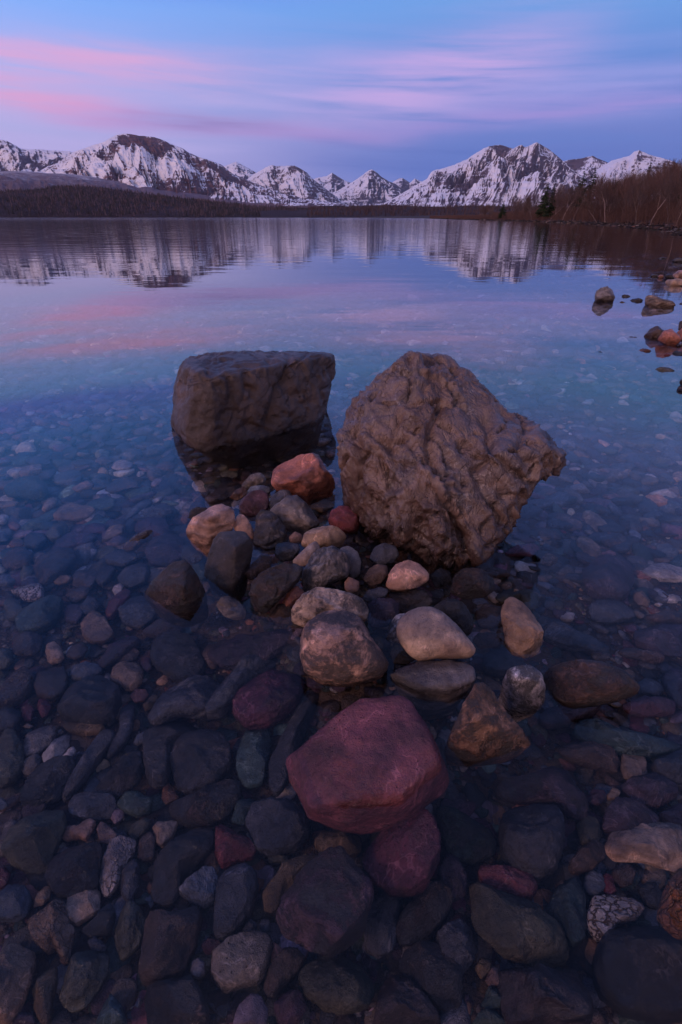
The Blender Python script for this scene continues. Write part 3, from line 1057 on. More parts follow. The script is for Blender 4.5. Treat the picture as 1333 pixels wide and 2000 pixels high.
def craggy_detail(co, no):
    wrp = np.c_[fbm(co * 3.2, 3), fbm(co * 3.2 + 31, 3), fbm(co * 3.2 + 57, 3)]
    q = co + wrp * 0.06
    # streaky ribs that run down and to the right across the face
    rot = np.array([[0.86, 0.0, 0.5], [0.0, 1.0, 0.0], [-0.5, 0.0, 0.86]])
    s = q @ rot.T
    r1 = ridged(s * np.array([8.5, 6.5, 3.6]), 4, 0.55)
    r2 = ridged(s * np.array([30, 20, 11]) + 5, 3, 0.6)
    lump = fbm(co * 3.0 + 2, 3)
    cre = ridged(q * np.array([7.5, 6.0, 4.5]) + 20, 3, 0.45)
    calm = np.clip(0.62 + 1.6 * fbm(co * 2.3 + 40, 2), 0.15, 1.2)      # smooth skin in places, torn in others
    pit = np.clip(fbm(q * 13 + 8, 3) - 0.22, 0, 1)
    h = 0.050 * lump + calm * (0.095 * (r1 - 0.72) + 0.016 * (r2 - 0.72) - 0.05 * pit) - 0.30 * np.clip(cre - 0.80, 0, 0.2) + 0.003 * fbm(co * 60, 2)
    V5 = lambda *p: [(620 + x / 2.666, 660 + y / 2.666) for x, y in p]
    cuts = 0
    for pts, w, d in [(V5((650, 340), (590, 470), (600, 600), (680, 740), (720, 900), (770, 1040), (800, 1190)), 7, 0.045),
                      (V5((880, 430), (905, 560), (1010, 700), (1130, 770)), 8, 0.040),
                      (V5((480, 345), (590, 330), (640, 360)), 5, 0.030), (V5((280, 480), (300, 520), (360, 545)), 6, 0.035),
                      (V5((690, 880), (760, 1000), (770, 1100)), 11, 0.060), (V5((860, 640), (820, 700), (900, 860), (960, 960)), 6, 0.030),
                      (V5((430, 400), (370, 560), (400, 700), (380, 880)), 5, 0.022), (V5((240, 330), (190, 480), (230, 640), (220, 800)), 5, 0.022),
                      (V5((560, 100), (600, 180), (560, 270)), 5, 0.020), (V5((1090, 440), (1060, 560), (1110, 650)), 7, 0.030)]:
        cuts = cuts + groove(co, no, pts, w, d, 1.6)
    new = co + no * (h + cuts * 1.3)[:, None]
    rel = (r1 - 0.35) * 0.8 - pit * 1.4 + (r2 - 0.7) * 0.5 + 0.28 + cuts * 12
    return new, rel


main_body = [W5(545, 70, 2.62), W5(630, 66, 2.62), W5(700, 108, 2.66), W5(450, 100, 2.52), W5(340, 178, 2.50), W5(215, 365, 2.40),
             W5(135, 465, 2.32), W5(92, 530, 2.28), W5(100, 600, 2.27), W5(125, 740, 2.26), W5(165, 880, 2.24), W5(215, 965, 2.23), W5(260, 1030, 2.20),
             W5(780, 192, 2.62), W5(845, 262, 2.55), W5(940, 335, 2.48), W5(1045, 380, 2.42),
             W5(420, 620, 2.16), W5(560, 700, 2.03), W5(640, 820, 1.98), W5(560, 980, 1.97), W5(430, 1035, 2.02), W5(610, 1105, 1.92), W5(740, 1175, 1.90), W5(845, 1200, 1.90),
             W5(880, 1100, 1.93), W5(950, 1040, 2.00), W5(985, 930, 2.04),
             W5(1052, 858, 2.12), W5(1140, 800, 2.14), W5(1010, 935, 2.10), W5(1100, 760, 2.35), W5(1240, 640, 2.25),
             Vector((0.10, 2.9, 0.5)), Vector((0.75, 2.8, 0.4)), Vector((0.05, 2.7, -0.3)), Vector((0.7, 2.6, -0.3)), Vector((0.62, 2.2, -0.3)), Vector((0.20, 2.4, -0.3)),
             Vector((0.42, 2.15, -0.28)), Vector((0.50, 2.15, -0.28))]
tip = [W5(940, 340, 2.5), W5(1045, 378, 2.42), W5(1105, 440, 2.32), W5(1215, 505, 2.22), W5(1272, 562, 2.18), W5(1298, 620, 2.17), W5(1292, 690, 2.16), W5(1240, 745, 2.15), W5(1275, 600, 2.42), W5(1275, 690, 2.40), W5(1190, 772, 2.12), W5(1110, 798, 2.08),
       W5(1030, 820, 2.08), W5(900, 760, 2.1), W5(860, 600, 2.06), W5(1000, 560, 2.12), W5(1060, 650, 2.08), Vector((0.95, 2.6, 0.35)), Vector((0.70, 2.65, 0.2)), W5(800, 400, 2.4)]
o = hull_body('boulder', [main_body, tip], 0.0105, MAT['craggy'], craggy_detail)
tag(o, 'large craggy brown boulder with deeply gnarled face, leaning out to a blunt point', 'boulder')
ROCKS.append(dict(o=o, c=np.array([865, 890]), size=400, tone='brown', desc='', mode='dry', label=o['label'], z=9,
                  poly=[(824, 686), (856, 684), (1101, 900), (985, 1050), (930, 1108), (720, 1050), (655, 860)]))


def W4(x, y, Y):
    return at_y(300 + x / 3.3325, 660 + y / 3.3325, Y)


def slab_detail(co, no):
    lump = fbm(co * 2.2, 3)
    V4 = lambda *p: [(300 + x / 3.3325, 660 + y / 3.3325) for x, y in p]
    cuts = 0
    for pts, w, d, pw in [(V4((880, 150), (870, 260), (800, 330), (775, 450), (745, 600)), 7, 0.060, 1.4), (V4((600, 230), (600, 300), (650, 350), (640, 390)), 7, 0.045, 2),
                          (V4((490, 270), (510, 360), (500, 420)), 6, 0.030, 2), (V4((985, 120), (900, 190), (850, 300)), 2.5, 0.030, 1.5),
                          (V4((230, 200), (185, 300), (175, 420)), 2.5, 0.022, 1.5), (V4((1150, 320), (1090, 340), (1100, 400)), 4, 0.025, 2),
                          (V4((300, 240), (370, 268), (480, 235), (560, 214), (640, 190)), 2.2, 0.016, 1.5),
                          (V4((230, 160), (410, 132), (420, 100)), 1.6, 0.016, 1.5), (V4((300, 190), (480, 165), (700, 150)), 1.5, 0.014, 1.5),
                          (V4((760, 610), (640, 560), (560, 590)), 4, 0.018, 2), (V4((1040, 420), (960, 430), (900, 520)), 5, 0.016, 2)]:
        cuts = cuts + groove(co, no, pts, w, d, pw)
    chips = np.minimum(fbm(co * 6.5 + 4, 3), 0.04)                     # flat broken planes with low breaks between
    cre = ridged(co * np.array([3.2, 2.4, 2.0]) + 9, 3, 0.5)
    h = 0.016 * lump + 0.05 * chips - 0.12 * np.clip(cre - 0.84, 0, 0.2) + cuts + 0.006 * fbm(co * 22, 3)
    return co + no * h[:, None], 0.5 + cuts * 9


Z0 = -0.42
lowA = [(334.5, 832, 0), (345, 850, 0), (369, 873, 0), (390, 883, 0), (425, 880, 0), (480, 861, 0), (522, 842, 0), (575, 835, 0), (618, 826, 0), (634, 812, 0), (637.5, 801, 0)]
low = [at_z(a, b, 0.0) for a, b, _ in lowA]
body = list(low) + [Vector((p.x * 0.75 - 0.12, p.y + 0.6 - (p.y - 3.2) * 0.4, Z0)) for p in low]
body += [W4(106, 520, 3.58), W4(122, 380, 3.62), W4(130, 320, 3.66), W4(160, 190, 3.66), W4(175, 165, 3.70), W4(208, 118, 3.86), W4(240, 103, 4.02), W4(400, 97, 4.0), W4(520, 92, 3.95),
         W4(640, 80, 4.10), W4(800, 82, 4.16), W4(1000, 92, 4.10), W4(1140, 95, 4.18), W4(1185, 112, 4.18), W4(1198, 140, 4.18), W4(1185, 210, 4.20), W4(1140, 400, 4.18),
         W4(230, 200, 3.42), W4(300, 243, 3.32), W4(370, 266, 3.30), W4(480, 232, 3.40), W4(640, 185, 3.58), W4(880, 135, 3.86), W4(1110, 108, 4.02), W4(1150, 118, 4.04),
         W4(150, 500, 3.42), W4(200, 640, 3.28)]
body += [Vector((-1.18, 4.3, 0.2)), Vector((-1.15, 4.25, Z0)), Vector((-0.25, 4.55, 0.2)), Vector((-0.3, 4.5, Z0))]
o = hull_body('boulder', [body], 0.009, MAT['slab'], slab_detail, 4)
tag(o, 'large block shaped dark brown boulder with flat grey top, standing in the lake', 'boulder')
ROCKS.append(dict(o=o, c=np.array([495, 780]), size=300, tone='brown', desc='', mode='dry', label=o['label'], z=9,
                  poly=[(363, 696), (500, 685), (655, 695), (640, 800), (618, 826), (520, 845), (390, 883), (334, 832), (340, 740)]))

def H_(view, tone, style, label, *xyz, voxel=0.0055, rough=1.0, name='rock'):
    """an angular stone from its visible corners (frame x, y and height above the lake) and a few hidden ones"""
    (ox, oy), sc = VIEW[view]
    P3 = [(ox + xyz[i] / sc, oy + xyz[i + 1] / sc, xyz[i + 2]) for i in range(0, len(xyz), 3)]
    pts = [at_z(a, b, c) for a, b, c in P3]
    low = min(p.z for p in pts)
    cx, cy = sum(p.x for p in pts) / len(pts), sum(p.y for p in pts) / len(pts)
    bottom = []
    for p in pts:
        if p.z < low + 0.07:
            bottom.append(Vector((cx + (p.x - cx) * 0.8, cy + 0.05 + (p.y - cy) * 0.7, min(low, -0.02) - 0.13)))
    bottom.append(Vector((cx, cy + 0.07, -0.25)))
    seed = len(ROCKS) + 300

    def det(co, no):
        q = co + seed
        a = fbm(q * 9, 3)
        b = ridged(q * 26, 3)
        return co + no * (rough * (0.007 * a + 0.0035 * np.minimum(b - 0.7, 0.05) + 0.0012 * pn(q * 90)))[:, None], np.full(len(co), 0.5)
    o = hull_body(name, [pts + bottom], voxel, MAT[style], det, 1)
    t = TONE[tone]
    dk = 0.8 if t[0][0] < 0.13 else 1.0
    o.color = (t[0][0] * dk, t[0][1] * dk, t[0][2] * dk, 1)
    o['category'] = 'rock'
    o['group'] = 'stones standing out of the water'
    c = np.array([(a, b) for a, b, _ in P3])
    cen = c.mean(0)
    ang = np.arctan2(c[:, 1] - cen[1], c[:, 0] - cen[0])
    out_ = c[np.argsort(ang)]
    ROCKS.append(dict(o=o, c=cen, size=90, tone=t[1], desc='', mode='dry', label=label, poly=[tuple(q) for q in out_], z=1))
    return o


# ---- the dry pile (nearer stones later); coordinates are read from enlarged views of the photograph
D_('A', 'salmon', 'plain', 'rounded salmon red rock on the far side of the pile, between the two boulders', 750, 190, 775, 150, 830, 120, 900, 85, 960, 80, 1010, 110, 1035, 165, 1070, 200, 1083, 240, 1070, 285, 1000, 315, 930, 335, 880, 315, 850, 280, 790, 262, 752, 240, z=0.08, thick=1.0, facets=3)
D_('A', 'grey', 'plain', 'grey tip of a stone poking up behind the rounded salmon red rock', 915, 110, 930, 78, 965, 65, 1000, 80, 1008, 120, 960, 140, z=0.02, thick=0.6)
D_('A', 'greytan', 'banded', 'striped grey and tan stone lying just left of the salmon red rock', 590, 245, 600, 215, 640, 180, 690, 170, 718, 190, 718, 220, 670, 245, 620, 260, z=-0.01, thick=0.7)
D_('A', 'rust', 'banded', 'rust and brown wedge stone half in the water below the striped grey tan stone', 528, 300, 555, 262, 600, 240, 625, 255, 615, 290, 570, 315, z=-0.03, thick=0.6)
D_('A', 'bluegrey', 'plain', 'lilac grey stone on top of the maroon stone at the head of the pile', 620, 270, 640, 240, 700, 235, 742, 245, 745, 275, 700, 290, 650, 290, z=0.02, thick=0.6)
D_('A', 'maroon', 'plain', 'maroon stone left of the small blue black stone, near the salmon rock', 578, 350, 590, 315, 640, 270, 690, 260, 730, 280, 738, 330, 730, 370, 690, 390, 640, 400, 595, 388, z=0.02, thick=0.9, facets=4)
D_('A', 'slate', 'plain', 'small blue black stone wedged between the maroon stone and the big grey stone', 733, 340, 750, 290, 800, 258, 842, 262, 860, 295, 820, 340, 770, 375, 742, 370, z=0.03, thick=0.8)
D_('A', 'grey', 'plain', 'big smooth grey stone below the salmon red rock', 738, 375, 770, 340, 830, 295, 880, 292, 930, 330, 970, 380, 1005, 435, 960, 465, 890, 495, 840, 485, 800, 445, 765, 410, z=0.04, thick=0.8, facets=6)
D_('A', 'red', 'plain', 'dark red stone tucked against the left foot of the craggy boulder', 1043, 420, 1055, 375, 1100, 342, 1150, 345, 1195, 380, 1210, 440, 1190, 485, 1120, 490, 1060, 460, z=0.03, thick=0.9, facets=2)
D_('A', 'dark', 'banded', 'upright black rock in the middle of the pile, left of the big grey stone', 652, 540, 662, 470, 668, 400, 698, 368, 742, 368, 785, 400, 818, 450, 832, 525, 795, 565, 720, 572, z=0.04, thick=0.7, boxy=3.2, facets=8)
D_('A', 'dbrown', 'plain', 'dark brown stone peeping out behind the angular tan rock', 308, 420, 328, 362, 360, 345, 412, 352, 400, 400, 340, 430, z=0.0, thick=0.6)
D_('A', 'rust', 'plain', 'small rust coloured stone at the far left corner of the angular tan rock', 272, 412, 288, 385, 322, 378, 325, 425, 295, 440, z=-0.03, thick=0.6)
H_('A', 'pinktan', 'banded', 'angular tan rock at the left end of the pile, behind the black ridged block', 298,485,0, 300,455,.03, 330,400,.08, 380,370,.11, 440,340,.14, 490,323,.16, 540,343,.15, 568,382,.12, 562,425,.09, 545,465,.05, 480,490,.04, 440,525,0, 410,540,-.01, 360,530,-.02, 315,510,-.02, 430,395,.155, 380,440,.09)
D_('A', 'pinktan', 'plain', 'pointed pinkish stone behind the black ridged block', 548, 455, 565, 400, 590, 380, 622, 408, 660, 470, 660, 520, 620, 500, 570, 480, z=0.05, thick=0.5, facets=7)
D_('A', 'tan', 'plain', 'flat topped orange tan rock left of the foot of the craggy boulder', 900, 555, 920, 490, 960, 455, 1020, 440, 1090, 450, 1142, 490, 1125, 545, 1080, 565, 1010, 570, 955, 560, z=0.05, thick=0.7, boxy=3.2, facets=8)
D_('A', 'pinktan', 'plain', 'small brown pink stone between the big grey stone and the flat topped orange tan rock', 838, 505, 868, 475, 905, 488, 915, 525, 870, 540, 845, 530, z=0.01, thick=0.7)
D_('A', 'slate', 'banded', 'blue slate stone right of the upright black rock', 765, 600, 772, 540, 830, 528, 888, 538, 897, 575, 855, 625, 800, 635, z=0.02, thick=0.7, facets=7)
D_('A', 'cream', 'plain', 'pale pointed wedge of stone between the blue slate stone and the grey purple egg', 848, 640, 880, 600, 940, 545, 980, 520, 1006, 560, 992, 605, 930, 655, 890, 662, z=0.06, thick=0.6, facets=7)
D_('A', 'grey', 'plain', 'grey brown stone behind the grey purple egg shaped stone', 1100, 570, 1150, 548, 1198, 578, 1216, 640, 1208, 705, 1170, 730, 1140, 700, 1110, 640, z=0.04, thick=0.8)
D_('A', 'grey', 'speckled', 'smooth grey purple egg shaped stone below the flat topped orange tan rock', 903, 740, 918, 680, 958, 600, 1010, 563, 1070, 556, 1132, 588, 1160, 645, 1145, 715, 1085, 735, 1030, 765, 970, 790, 920, 790, z=0.06, thick=0.8, facets=2)
D_('A', 'rust', 'plain', 'little rust edged stone left of the blue slate stone', 735, 615, 755, 600, 785, 618, 775, 650, 745, 655, z=0.0, thick=0.6)
D_('A', 'dbrown', 'plain', 'dark brown stone leaning on the black ridged block', 605, 700, 650, 640, 700, 597, 742, 602, 750, 645, 705, 690, 640, 730, z=0.01, thick=0.6)
H_('A', 'dark', 'plain', 'black ridged block with a white vein, standing at the left of the pile', 470,472,.17, 540,456,.18, 602,460,.18, 648,500,.16, 658,545,.12, 645,605,.07, 600,695,.02, 547,780,-.02, 480,767,-.02, 420,737,-.01, 388,702,0, 410,600,.07, 440,510,.14, 560,560,.16, rough=0.9)
D_('A', 'dbrown', 'speckled', 'gnarled brown black stone in the pile, below the blue slate stone', 636, 800, 650, 740, 700, 690, 800, 650, 880, 648, 914, 670, 893, 725, 850, 775, 790, 830, 740, 880, 705, 900, 658, 878, 645, 840, z=0.05, thick=0.75, facets=4, noise=1.6)
D_('A', 'salmon', 'plain', 'reddish brown stone low between the gnarled stone and the banded cream stone', 800, 845, 840, 780, 880, 758, 920, 790, 895, 850, 840, 885, z=0.0, thick=0.6)
D_('A', 'brown', 'plain', 'brown stone mostly under water below the gnarled brown black stone', 735, 920, 780, 850, 845, 855, 890, 905, 850, 960, 780, 955, z=-0.05, thick=0.6)
H_('A', 'dbrown', 'speckled', 'dark brown peaked rock standing alone in the water left of the pile', 68,805,-.01, 120,730,.04, 190,660,.10, 240,618,.13, 300,610,.14, 332,640,.12, 362,700,.08, 402,760,.02, 415,820,-.02, 400,862,-.05, 320,892,-.04, 250,897,-.03, 180,882,-.03, 130,842,-.02, 290,760,.10, 225,720,.10)
D_('A', 'greytan', 'banded', 'small pale wedge of stone in the water below the black ridged block', 458, 860, 488, 810, 530, 798, 572, 830, 615, 885, 612, 930, 560, 940, 500, 915, z=-0.02, thick=0.7, facets=8)
D_('C', 'brown', 'plain', 'slim log shaped brown stone breaking the surface left of the pile', 798, 728, 830, 690, 900, 645, 970, 610, 1005, 620, 992, 655, 930, 708, 870, 758, 830, 762, z=-0.02, thick=0.7, facets=3)
D_('A', 'pinktan', 'plain', 'small pink stone right of the smooth grey purple egg', 1128, 735, 1150, 708, 1208, 735, 1200, 785, 1150, 800, 1130, 775, z=0.03, thick=0.6, facets=7)
D_('B', 'dark', 'plain', 'black stone in the shadow under the craggy boulder', 240, 10, 290, -50, 350, -60, 400, -20, 390, 60, 320, 85, 260, 70, z=0.0, thick=0.7)
D_('B', 'slate', 'plain', 'grey egg stone in the shade under the left edge of the craggy boulder', 430, -20, 455, -75, 505, -100, 560, -85, 580, -40, 545, 0, 480, 15, z=0.04, thick=0.8)
D_('B', 'brown', 'plain', 'small brown rounded stone between two dark stones, left of the reddish tan shard', 398, 85, 428, 30, 470, 5, 518, 12, 525, 60, 492, 100, 440, 115, z=0.03, thick=0.75, facets=3)
D_('B', 'pinktan', 'plain', 'reddish tan shard with a cut face, under the lowest corner of the craggy boulder', 512, 115, 528, 55, 558, 0, 620, -15, 680, -2, 726, 50, 722, 85, 662, 120, 600, 135, 540, 135, z=0.05, thick=0.8, boxy=3, facets=9)
D_('B', 'dbrown', 'speckled', 'brown purple stone at the water\'s edge right of the reddish tan shard', 830, 145, 848, 60, 890, 28, 960, 25, 1022, 50, 1053, 80, 1052, 130, 1000, 165, 900, 175, z=0.0, thick=0.8, facets=6)
D_('B', 'dark', 'plain', 'dark stone in the gap between the reddish tan shard and the brown purple stone', 725, 60, 780, 22, 832, 38, 838, 95, 760, 125, z=-0.02, thick=0.7)
D_('B', 'slate', 'plain', 'small charcoal stone touching the right end of the banded cream stone', 388, 175, 430, 128, 490, 116, 525, 130, 515, 165, 440, 195, z=0.02, thick=0.6)
D_('B', 'plum', 'plain', 'flat faced slate block right of the banded cream stone', 420, 200, 480, 170, 540, 163, 580, 190, 578, 255, 525, 310, 450, 320, 425, 285, z=0.0, thick=0.7, boxy=3.2, facets=7)
D_('B', 'dark', 'banded', 'flat grey stone low in the pile behind the cream egg', 525, 150, 620, 125, 700, 132, 752, 190, 705, 232, 600, 250, 565, 240, z=-0.04, thick=0.5, boxy=3)
D_('B', 'white', 'speckled', 'black and white crusted stone behind the left side of the cream egg', 512, 375, 528, 310, 560, 258, 612, 242, 620, 290, 600, 340, 585, 390, 545, 395, z=0.02, thick=0.6)
D_('B', 'ochre', 'plain', 'brown stone in the shade under the cream egg', 530, 440, 558, 400, 605, 395, 660, 470, 615, 500, 550, 495, z=-0.04, thick=0.6)
D_('B', 'black', 'speckled', 'dark stone flecked with white behind the cream egg', 735, 225, 790, 185, 850, 178, 902, 203, 942, 258, 946, 315, 915, 360, 865, 330, 790, 270, z=0.03, thick=0.8, facets=3)
D_('B', 'brown', 'plain', 'rounded brown stone at the water\'s edge right of the cream egg', 935, 380, 965, 343, 1040, 340, 1085, 378, 1075, 420, 980, 425, z=-0.04, thick=0.6)
D_('B', 'tan', 'plain', 'pinkish tan stone standing in the water right of the cream egg', 1080, 230, 1093, 190, 1130, 166, 1192, 200, 1248, 260, 1288, 330, 1290, 385, 1268, 440, 1200, 465, 1130, 445, 1098, 395, 1083, 300, z=0.02, thick=0.75, boxy=3, facets=7)
D_('A', 'cream', 'speckled', 'long banded cream stone lying across the pile behind the crusted egg', 848, 905, 868, 855, 920, 800, 980, 771, 1080, 783, 1180, 808, 1238, 850, 1258, 900, 1240, 950, 1185, 945, 1080, 960, 1000, 970, 940, 975, 890, 965, 858, 945, z=0.05, thick=0.75, facets=3)
D_('B', 'pinktan', 'speckled', 'big egg shaped stone with black lichen crust in front of the banded cream stone', 92, 465, 98, 360, 128, 290, 200, 238, 260, 223, 332, 238, 395, 290, 445, 380, 490, 440, 530, 510, 500, 560, 400, 590, 300, 605, 200, 595, 120, 545, z=0.05, thick=0.85, facets=1, noise=0.7)
H_('B', 'grey', 'banded', 'grey angular flat rock lying under the cream egg', 522,540,.02, 600,500,.03, 700,470,.04, 800,462,.05, 900,478,.05, 958,510,.05, 960,575,.035, 850,600,.05, 700,600,.04, 600,560,.03, 905,650,-.03, 830,712,-.07, 740,725,-.08, 670,695,-.07, 600,630,-.03)
D_('B', 'cream', 'plain', 'smooth pale cream egg shaped stone resting on the grey flat rock', 562, 340, 573, 290, 620, 243, 680, 220, 742, 220, 802, 253, 862, 308, 922, 380, 958, 430, 942, 462, 860, 466, 760, 465, 680, 482, 630, 455, 583, 395, z=0.09, thick=0.7, facets=0, noise=0.35)
H_('B', 'white', 'speckled', 'white frosted cube shaped stone standing in the water', 1080,590,.03, 1105,518,.09, 1158,490,.11, 1234,493,.11, 1281,528,.10, 1307,600,.06, 1313,665,.01, 1278,710,-.01, 1200,726,-.02, 1138,708,-.01, 1145,560,.115, 1255,575,.105)
D_('J', 'dbrown', 'speckled', 'long oval brown stone half out of the water at the right of the group', 392, 930, 430, 888, 520, 855, 640, 842, 760, 847, 880, 888, 985, 950, 1045, 1020, 1025, 1065, 900, 1110, 760, 1140, 600, 1160, 520, 1140, 440, 1075, 400, 1010, z=0.025, thick=0.75, facets=1, noise=0.6)
H_('B', 'pyr', 'speckled', 'brown orange pyramid shaped rock standing in front of the grey flat rock', 970,570,.17, 930,610,.145, 1020,590,.155, 880,700,.09, 828,820,.04, 800,920,-.01, 860,955,-.03, 960,972,-.04, 1080,958,-.04, 1190,925,-.02, 1245,888,0, 1190,830,.03, 1130,760,.07, 1072,660,.12, 960,760,.12, rough=1.2)
H_('P', 'purple', 'pitted', 'largest purple red rock, at the centre of the near group', 699,1361,.05, 764,1349,.06, 800,1356,.06, 826,1400,.06, 845,1450,.05, 862,1490,.03, 778,1557,.03, 716,1560,.03, 675,1564,.02, 605,1581,-.01, 583,1466,-.005, 650,1405,.035, 556,1482,-.09, 565,1525,-.11, 605,1600,-.13, 650,1620,-.15, 716,1632,-.16, 770,1622,-.16, 820,1590,-.14, 868,1548,-.12, 882,1520,-.10, 700,1450,.062, voxel=0.007, rough=1.5)
D_('G', 'rust', 'mottled', 'rusty orange rock breaking the surface at the right edge of the picture', 1195, 810, 1228, 660, 1270, 585, 1333, 535, 1420, 560, 1460, 700, 1450, 850, 1380, 940, 1280, 905, z=-0.02, thick=0.8, facets=6)

# ---- stones off the right shore
K = dict(thick=0.8)
D_('K', 'grey', 'plain', 'grey tan rounded rock, leftmost of the stones off the right shore', 646, 330, 655, 283, 700, 255, 750, 243, 787, 265, 805, 320, 800, 350, 740, 365, 660, 355, z=0.10, thick=0.9)
D_('K', 'dark', 'plain', 'dark low stone tip just right of the grey tan rounded rock', 858, 310, 880, 301, 905, 300, 932, 318, 900, 336, 868, 328, z=0.0, thick=0.6)
D_('K', 'brown', 'plain', 'small brown flat stone tip right of the grey tan rounded rock', 833, 366, 860, 353, 895, 365, 870, 381, z=-0.01, thick=0.6)
D_('K', 'dark', 'plain', 'long dark stone tip touching the left end of the grey block off shore', 920, 350, 945, 334, 1000, 330, 1034, 346, 992, 370, 940, 370, z=0.0, thick=0.6)
D_('K', 'dark', 'plain', 'tiny dark stone tip below the long dark one off shore', 948, 380, 965, 375, 983, 380, 965, 386, z=-0.01, thick=0.6)
D_('K', 'greytan', 'banded', 'long grey block with a flat top standing off the right shore', 1040, 350, 1045, 316, 1120, 316, 1182, 338, 1262, 356, 1285, 382, 1262, 405, 1160, 410, 1080, 400, 1042, 380, z=0.06, thick=0.7, boxy=3.4, facets=6)
D_('K', 'dark', 'plain', 'dark tip of stone in front of the long grey block', 1125, 432, 1150, 425, 1195, 430, 1160, 440, z=-0.02, thick=0.5)
D_('K', 'brown', 'plain', 'small brown stone at the picture edge right of the long grey block', 1303, 376, 1325, 366, 1350, 372, 1345, 386, z=0.0, thick=0.6)
D_('K', 'slate', 'plain', 'grey flat stone at the picture edge, farthest of the shore group', 1250, 35, 1290, 18, 1345, 18, 1370, 40, 1340, 58, 1270, 52, z=0.05, thick=0.6)
D_('K', 'dark', 'plain', 'dark stone tip left of the farthest grey flat stone', 1135, 22, 1170, 8, 1205, 15, 1200, 28, 1160, 30, z=0.0, thick=0.6)
D_('K', 'pinktan', 'plain', 'pinkish tan rock at the picture edge above the cream block', 1255, 145, 1300, 110, 1350, 112, 1380, 150, 1350, 185, 1285, 185, z=0.14, thick=0.8, facets=7)
D_('K', 'cream', 'plain', 'flat cream block at the picture edge below the pinkish tan rock', 1196, 205, 1215, 180, 1270, 174, 1350, 188, 1360, 225, 1300, 245, 1225, 238, z=0.06, thick=0.6, boxy=3.4, facets=6)
D_('K', 'dark', 'plain', 'dark brown stone left of the pinkish tan rock at the edge', 1188, 158, 1225, 136, 1275, 148, 1270, 180, 1210, 182, z=0.05, thick=0.7)
D_('K', 'rust', 'plain', 'rust tipped small stone left of the dark brown shore stone', 1140, 160, 1160, 145, 1188, 152, 1185, 175, 1150, 178, z=0.03, thick=0.7)
D_('K', 'dark', 'plain', 'small black stone at the left tip of the shore group', 1073, 158, 1100, 140, 1140, 146, 1148, 160, 1110, 172, z=0.02, thick=0.7)
D_('K', 'brown', 'plain', 'grey brown stone at the picture edge behind the red rocks', 1300, 575, 1308, 515, 1345, 500, 1390, 540, 1380, 600, z=0.12, thick=0.8)
D_('K', 'brown', 'plain', 'brown angular rock left of the red rock off the right shore', 1025, 615, 1080, 568, 1140, 548, 1212, 573, 1235, 610, 1170, 660, 1080, 655, z=0.05, thick=0.8, facets=7)
D_('K', 'salmon', 'plain', 'red rock between the brown angular rock and the picture edge', 1135, 655, 1185, 590, 1250, 570, 1302, 598, 1335, 645, 1295, 690, 1220, 700, z=0.08, thick=0.8, facets=8)
D_('K', 'salmon', 'plain', 'red rock cut by the right picture edge', 1290, 600, 1345, 556, 1420, 570, 1440, 640, 1380, 680, 1318, 660, z=0.10, thick=0.8, facets=7)
D_('K', 'brown', 'plain', 'thin brown sliver of stone left of the brown angular rock', 872, 640, 930, 629, 993, 636, 950, 652, z=-0.01, thick=0.4)
D_('K', 'rust', 'plain', 'brown stone with spread tips in the water below the brown angular rock', 983, 742, 1020, 720, 1060, 728, 1098, 745, 1055, 760, 1032, 785, 1012, 762, z=-0.01, thick=0.6)
D_('K', 'dark', 'plain', 'tiny black stone below the brown stone with spread tips', 958, 793, 985, 787, 992, 799, 970, 802, z=-0.01, thick=0.6)
D_('K', 'dark', 'plain', 'thin black stone tip right of the tiny black stone', 1103, 784, 1140, 777, 1158, 788, 1120, 795, z=-0.01, thick=0.6)
D_('K', 'dark', 'plain', 'black flat tip of stone far out, below the lavender reflection', 653, 756, 690, 744, 720, 758, 680, 770, z=-0.01, thick=0.5)
D_('K', 'red', 'plain', 'small red stone in front of the red rock off shore', 1183, 778, 1210, 758, 1252, 770, 1222, 795, z=0.0, thick=0.6)
D_('K', 'dark', 'plain', 'dark stone at the picture edge in front of the red rocks', 1250, 758, 1290, 738, 1350, 752, 1350, 782, 1285, 785, z=0.0, thick=0.6)
D_('K', 'olive', 'plain', 'dark green lens shaped stone near the right edge', 1106, 890, 1150, 871, 1220, 869, 1280, 897, 1240, 917, 1190, 933, 1150, 918, z=-0.01, thick=0.5, facets=2)
D_('K', 'dark', 'plain', 'dark stone cut by the right picture edge, nearest of the shore group', 1308, 985, 1340, 950, 1400, 950, 1400, 1045, 1345, 1045, z=0.03, thick=0.8)

# ---- stones under the water, read the same way (coordinates in the enlarged view named first)
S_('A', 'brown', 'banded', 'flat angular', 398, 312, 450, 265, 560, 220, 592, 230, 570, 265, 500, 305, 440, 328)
S_('A', 'bluegrey', 'mottled', 'faded streaky', 275, 605, 290, 550, 330, 530, 380, 560, 392, 615, 345, 640, z=-0.14)
S_('A', 'teal', 'plain', 'flat', 330, 630, 425, 622, 425, 700, 392, 730, 355, 700)
S_('A', 'ochre', 'banded', 'flat orange edged', 948, 332, 1000, 306, 1050, 318, 1085, 345, 1012, 370, 955, 360)
S_('A', 'ochre', 'plain', 'small flat', 770, 80, 880, 75, 880, 110, 820, 120, 775, 105)
S_('A', 'brown', 'plain', 'rounded', 565, 75, 610, 52, 680, 65, 690, 95, 620, 108, 575, 100)
S_('A', 'brown', 'plain', 'oval', 300, 185, 345, 162, 388, 180, 360, 210, 310, 208)
S_('A', 'ochre', 'plain', 'lens shaped', 380, 205, 430, 188, 480, 195, 450, 222, 400, 225)
S_('B', 'olive', 'banded', 'long flat', 1045, 165, 1100, 138, 1200, 138, 1262, 158, 1270, 200, 1240, 230, 1170, 190, 1080, 190)
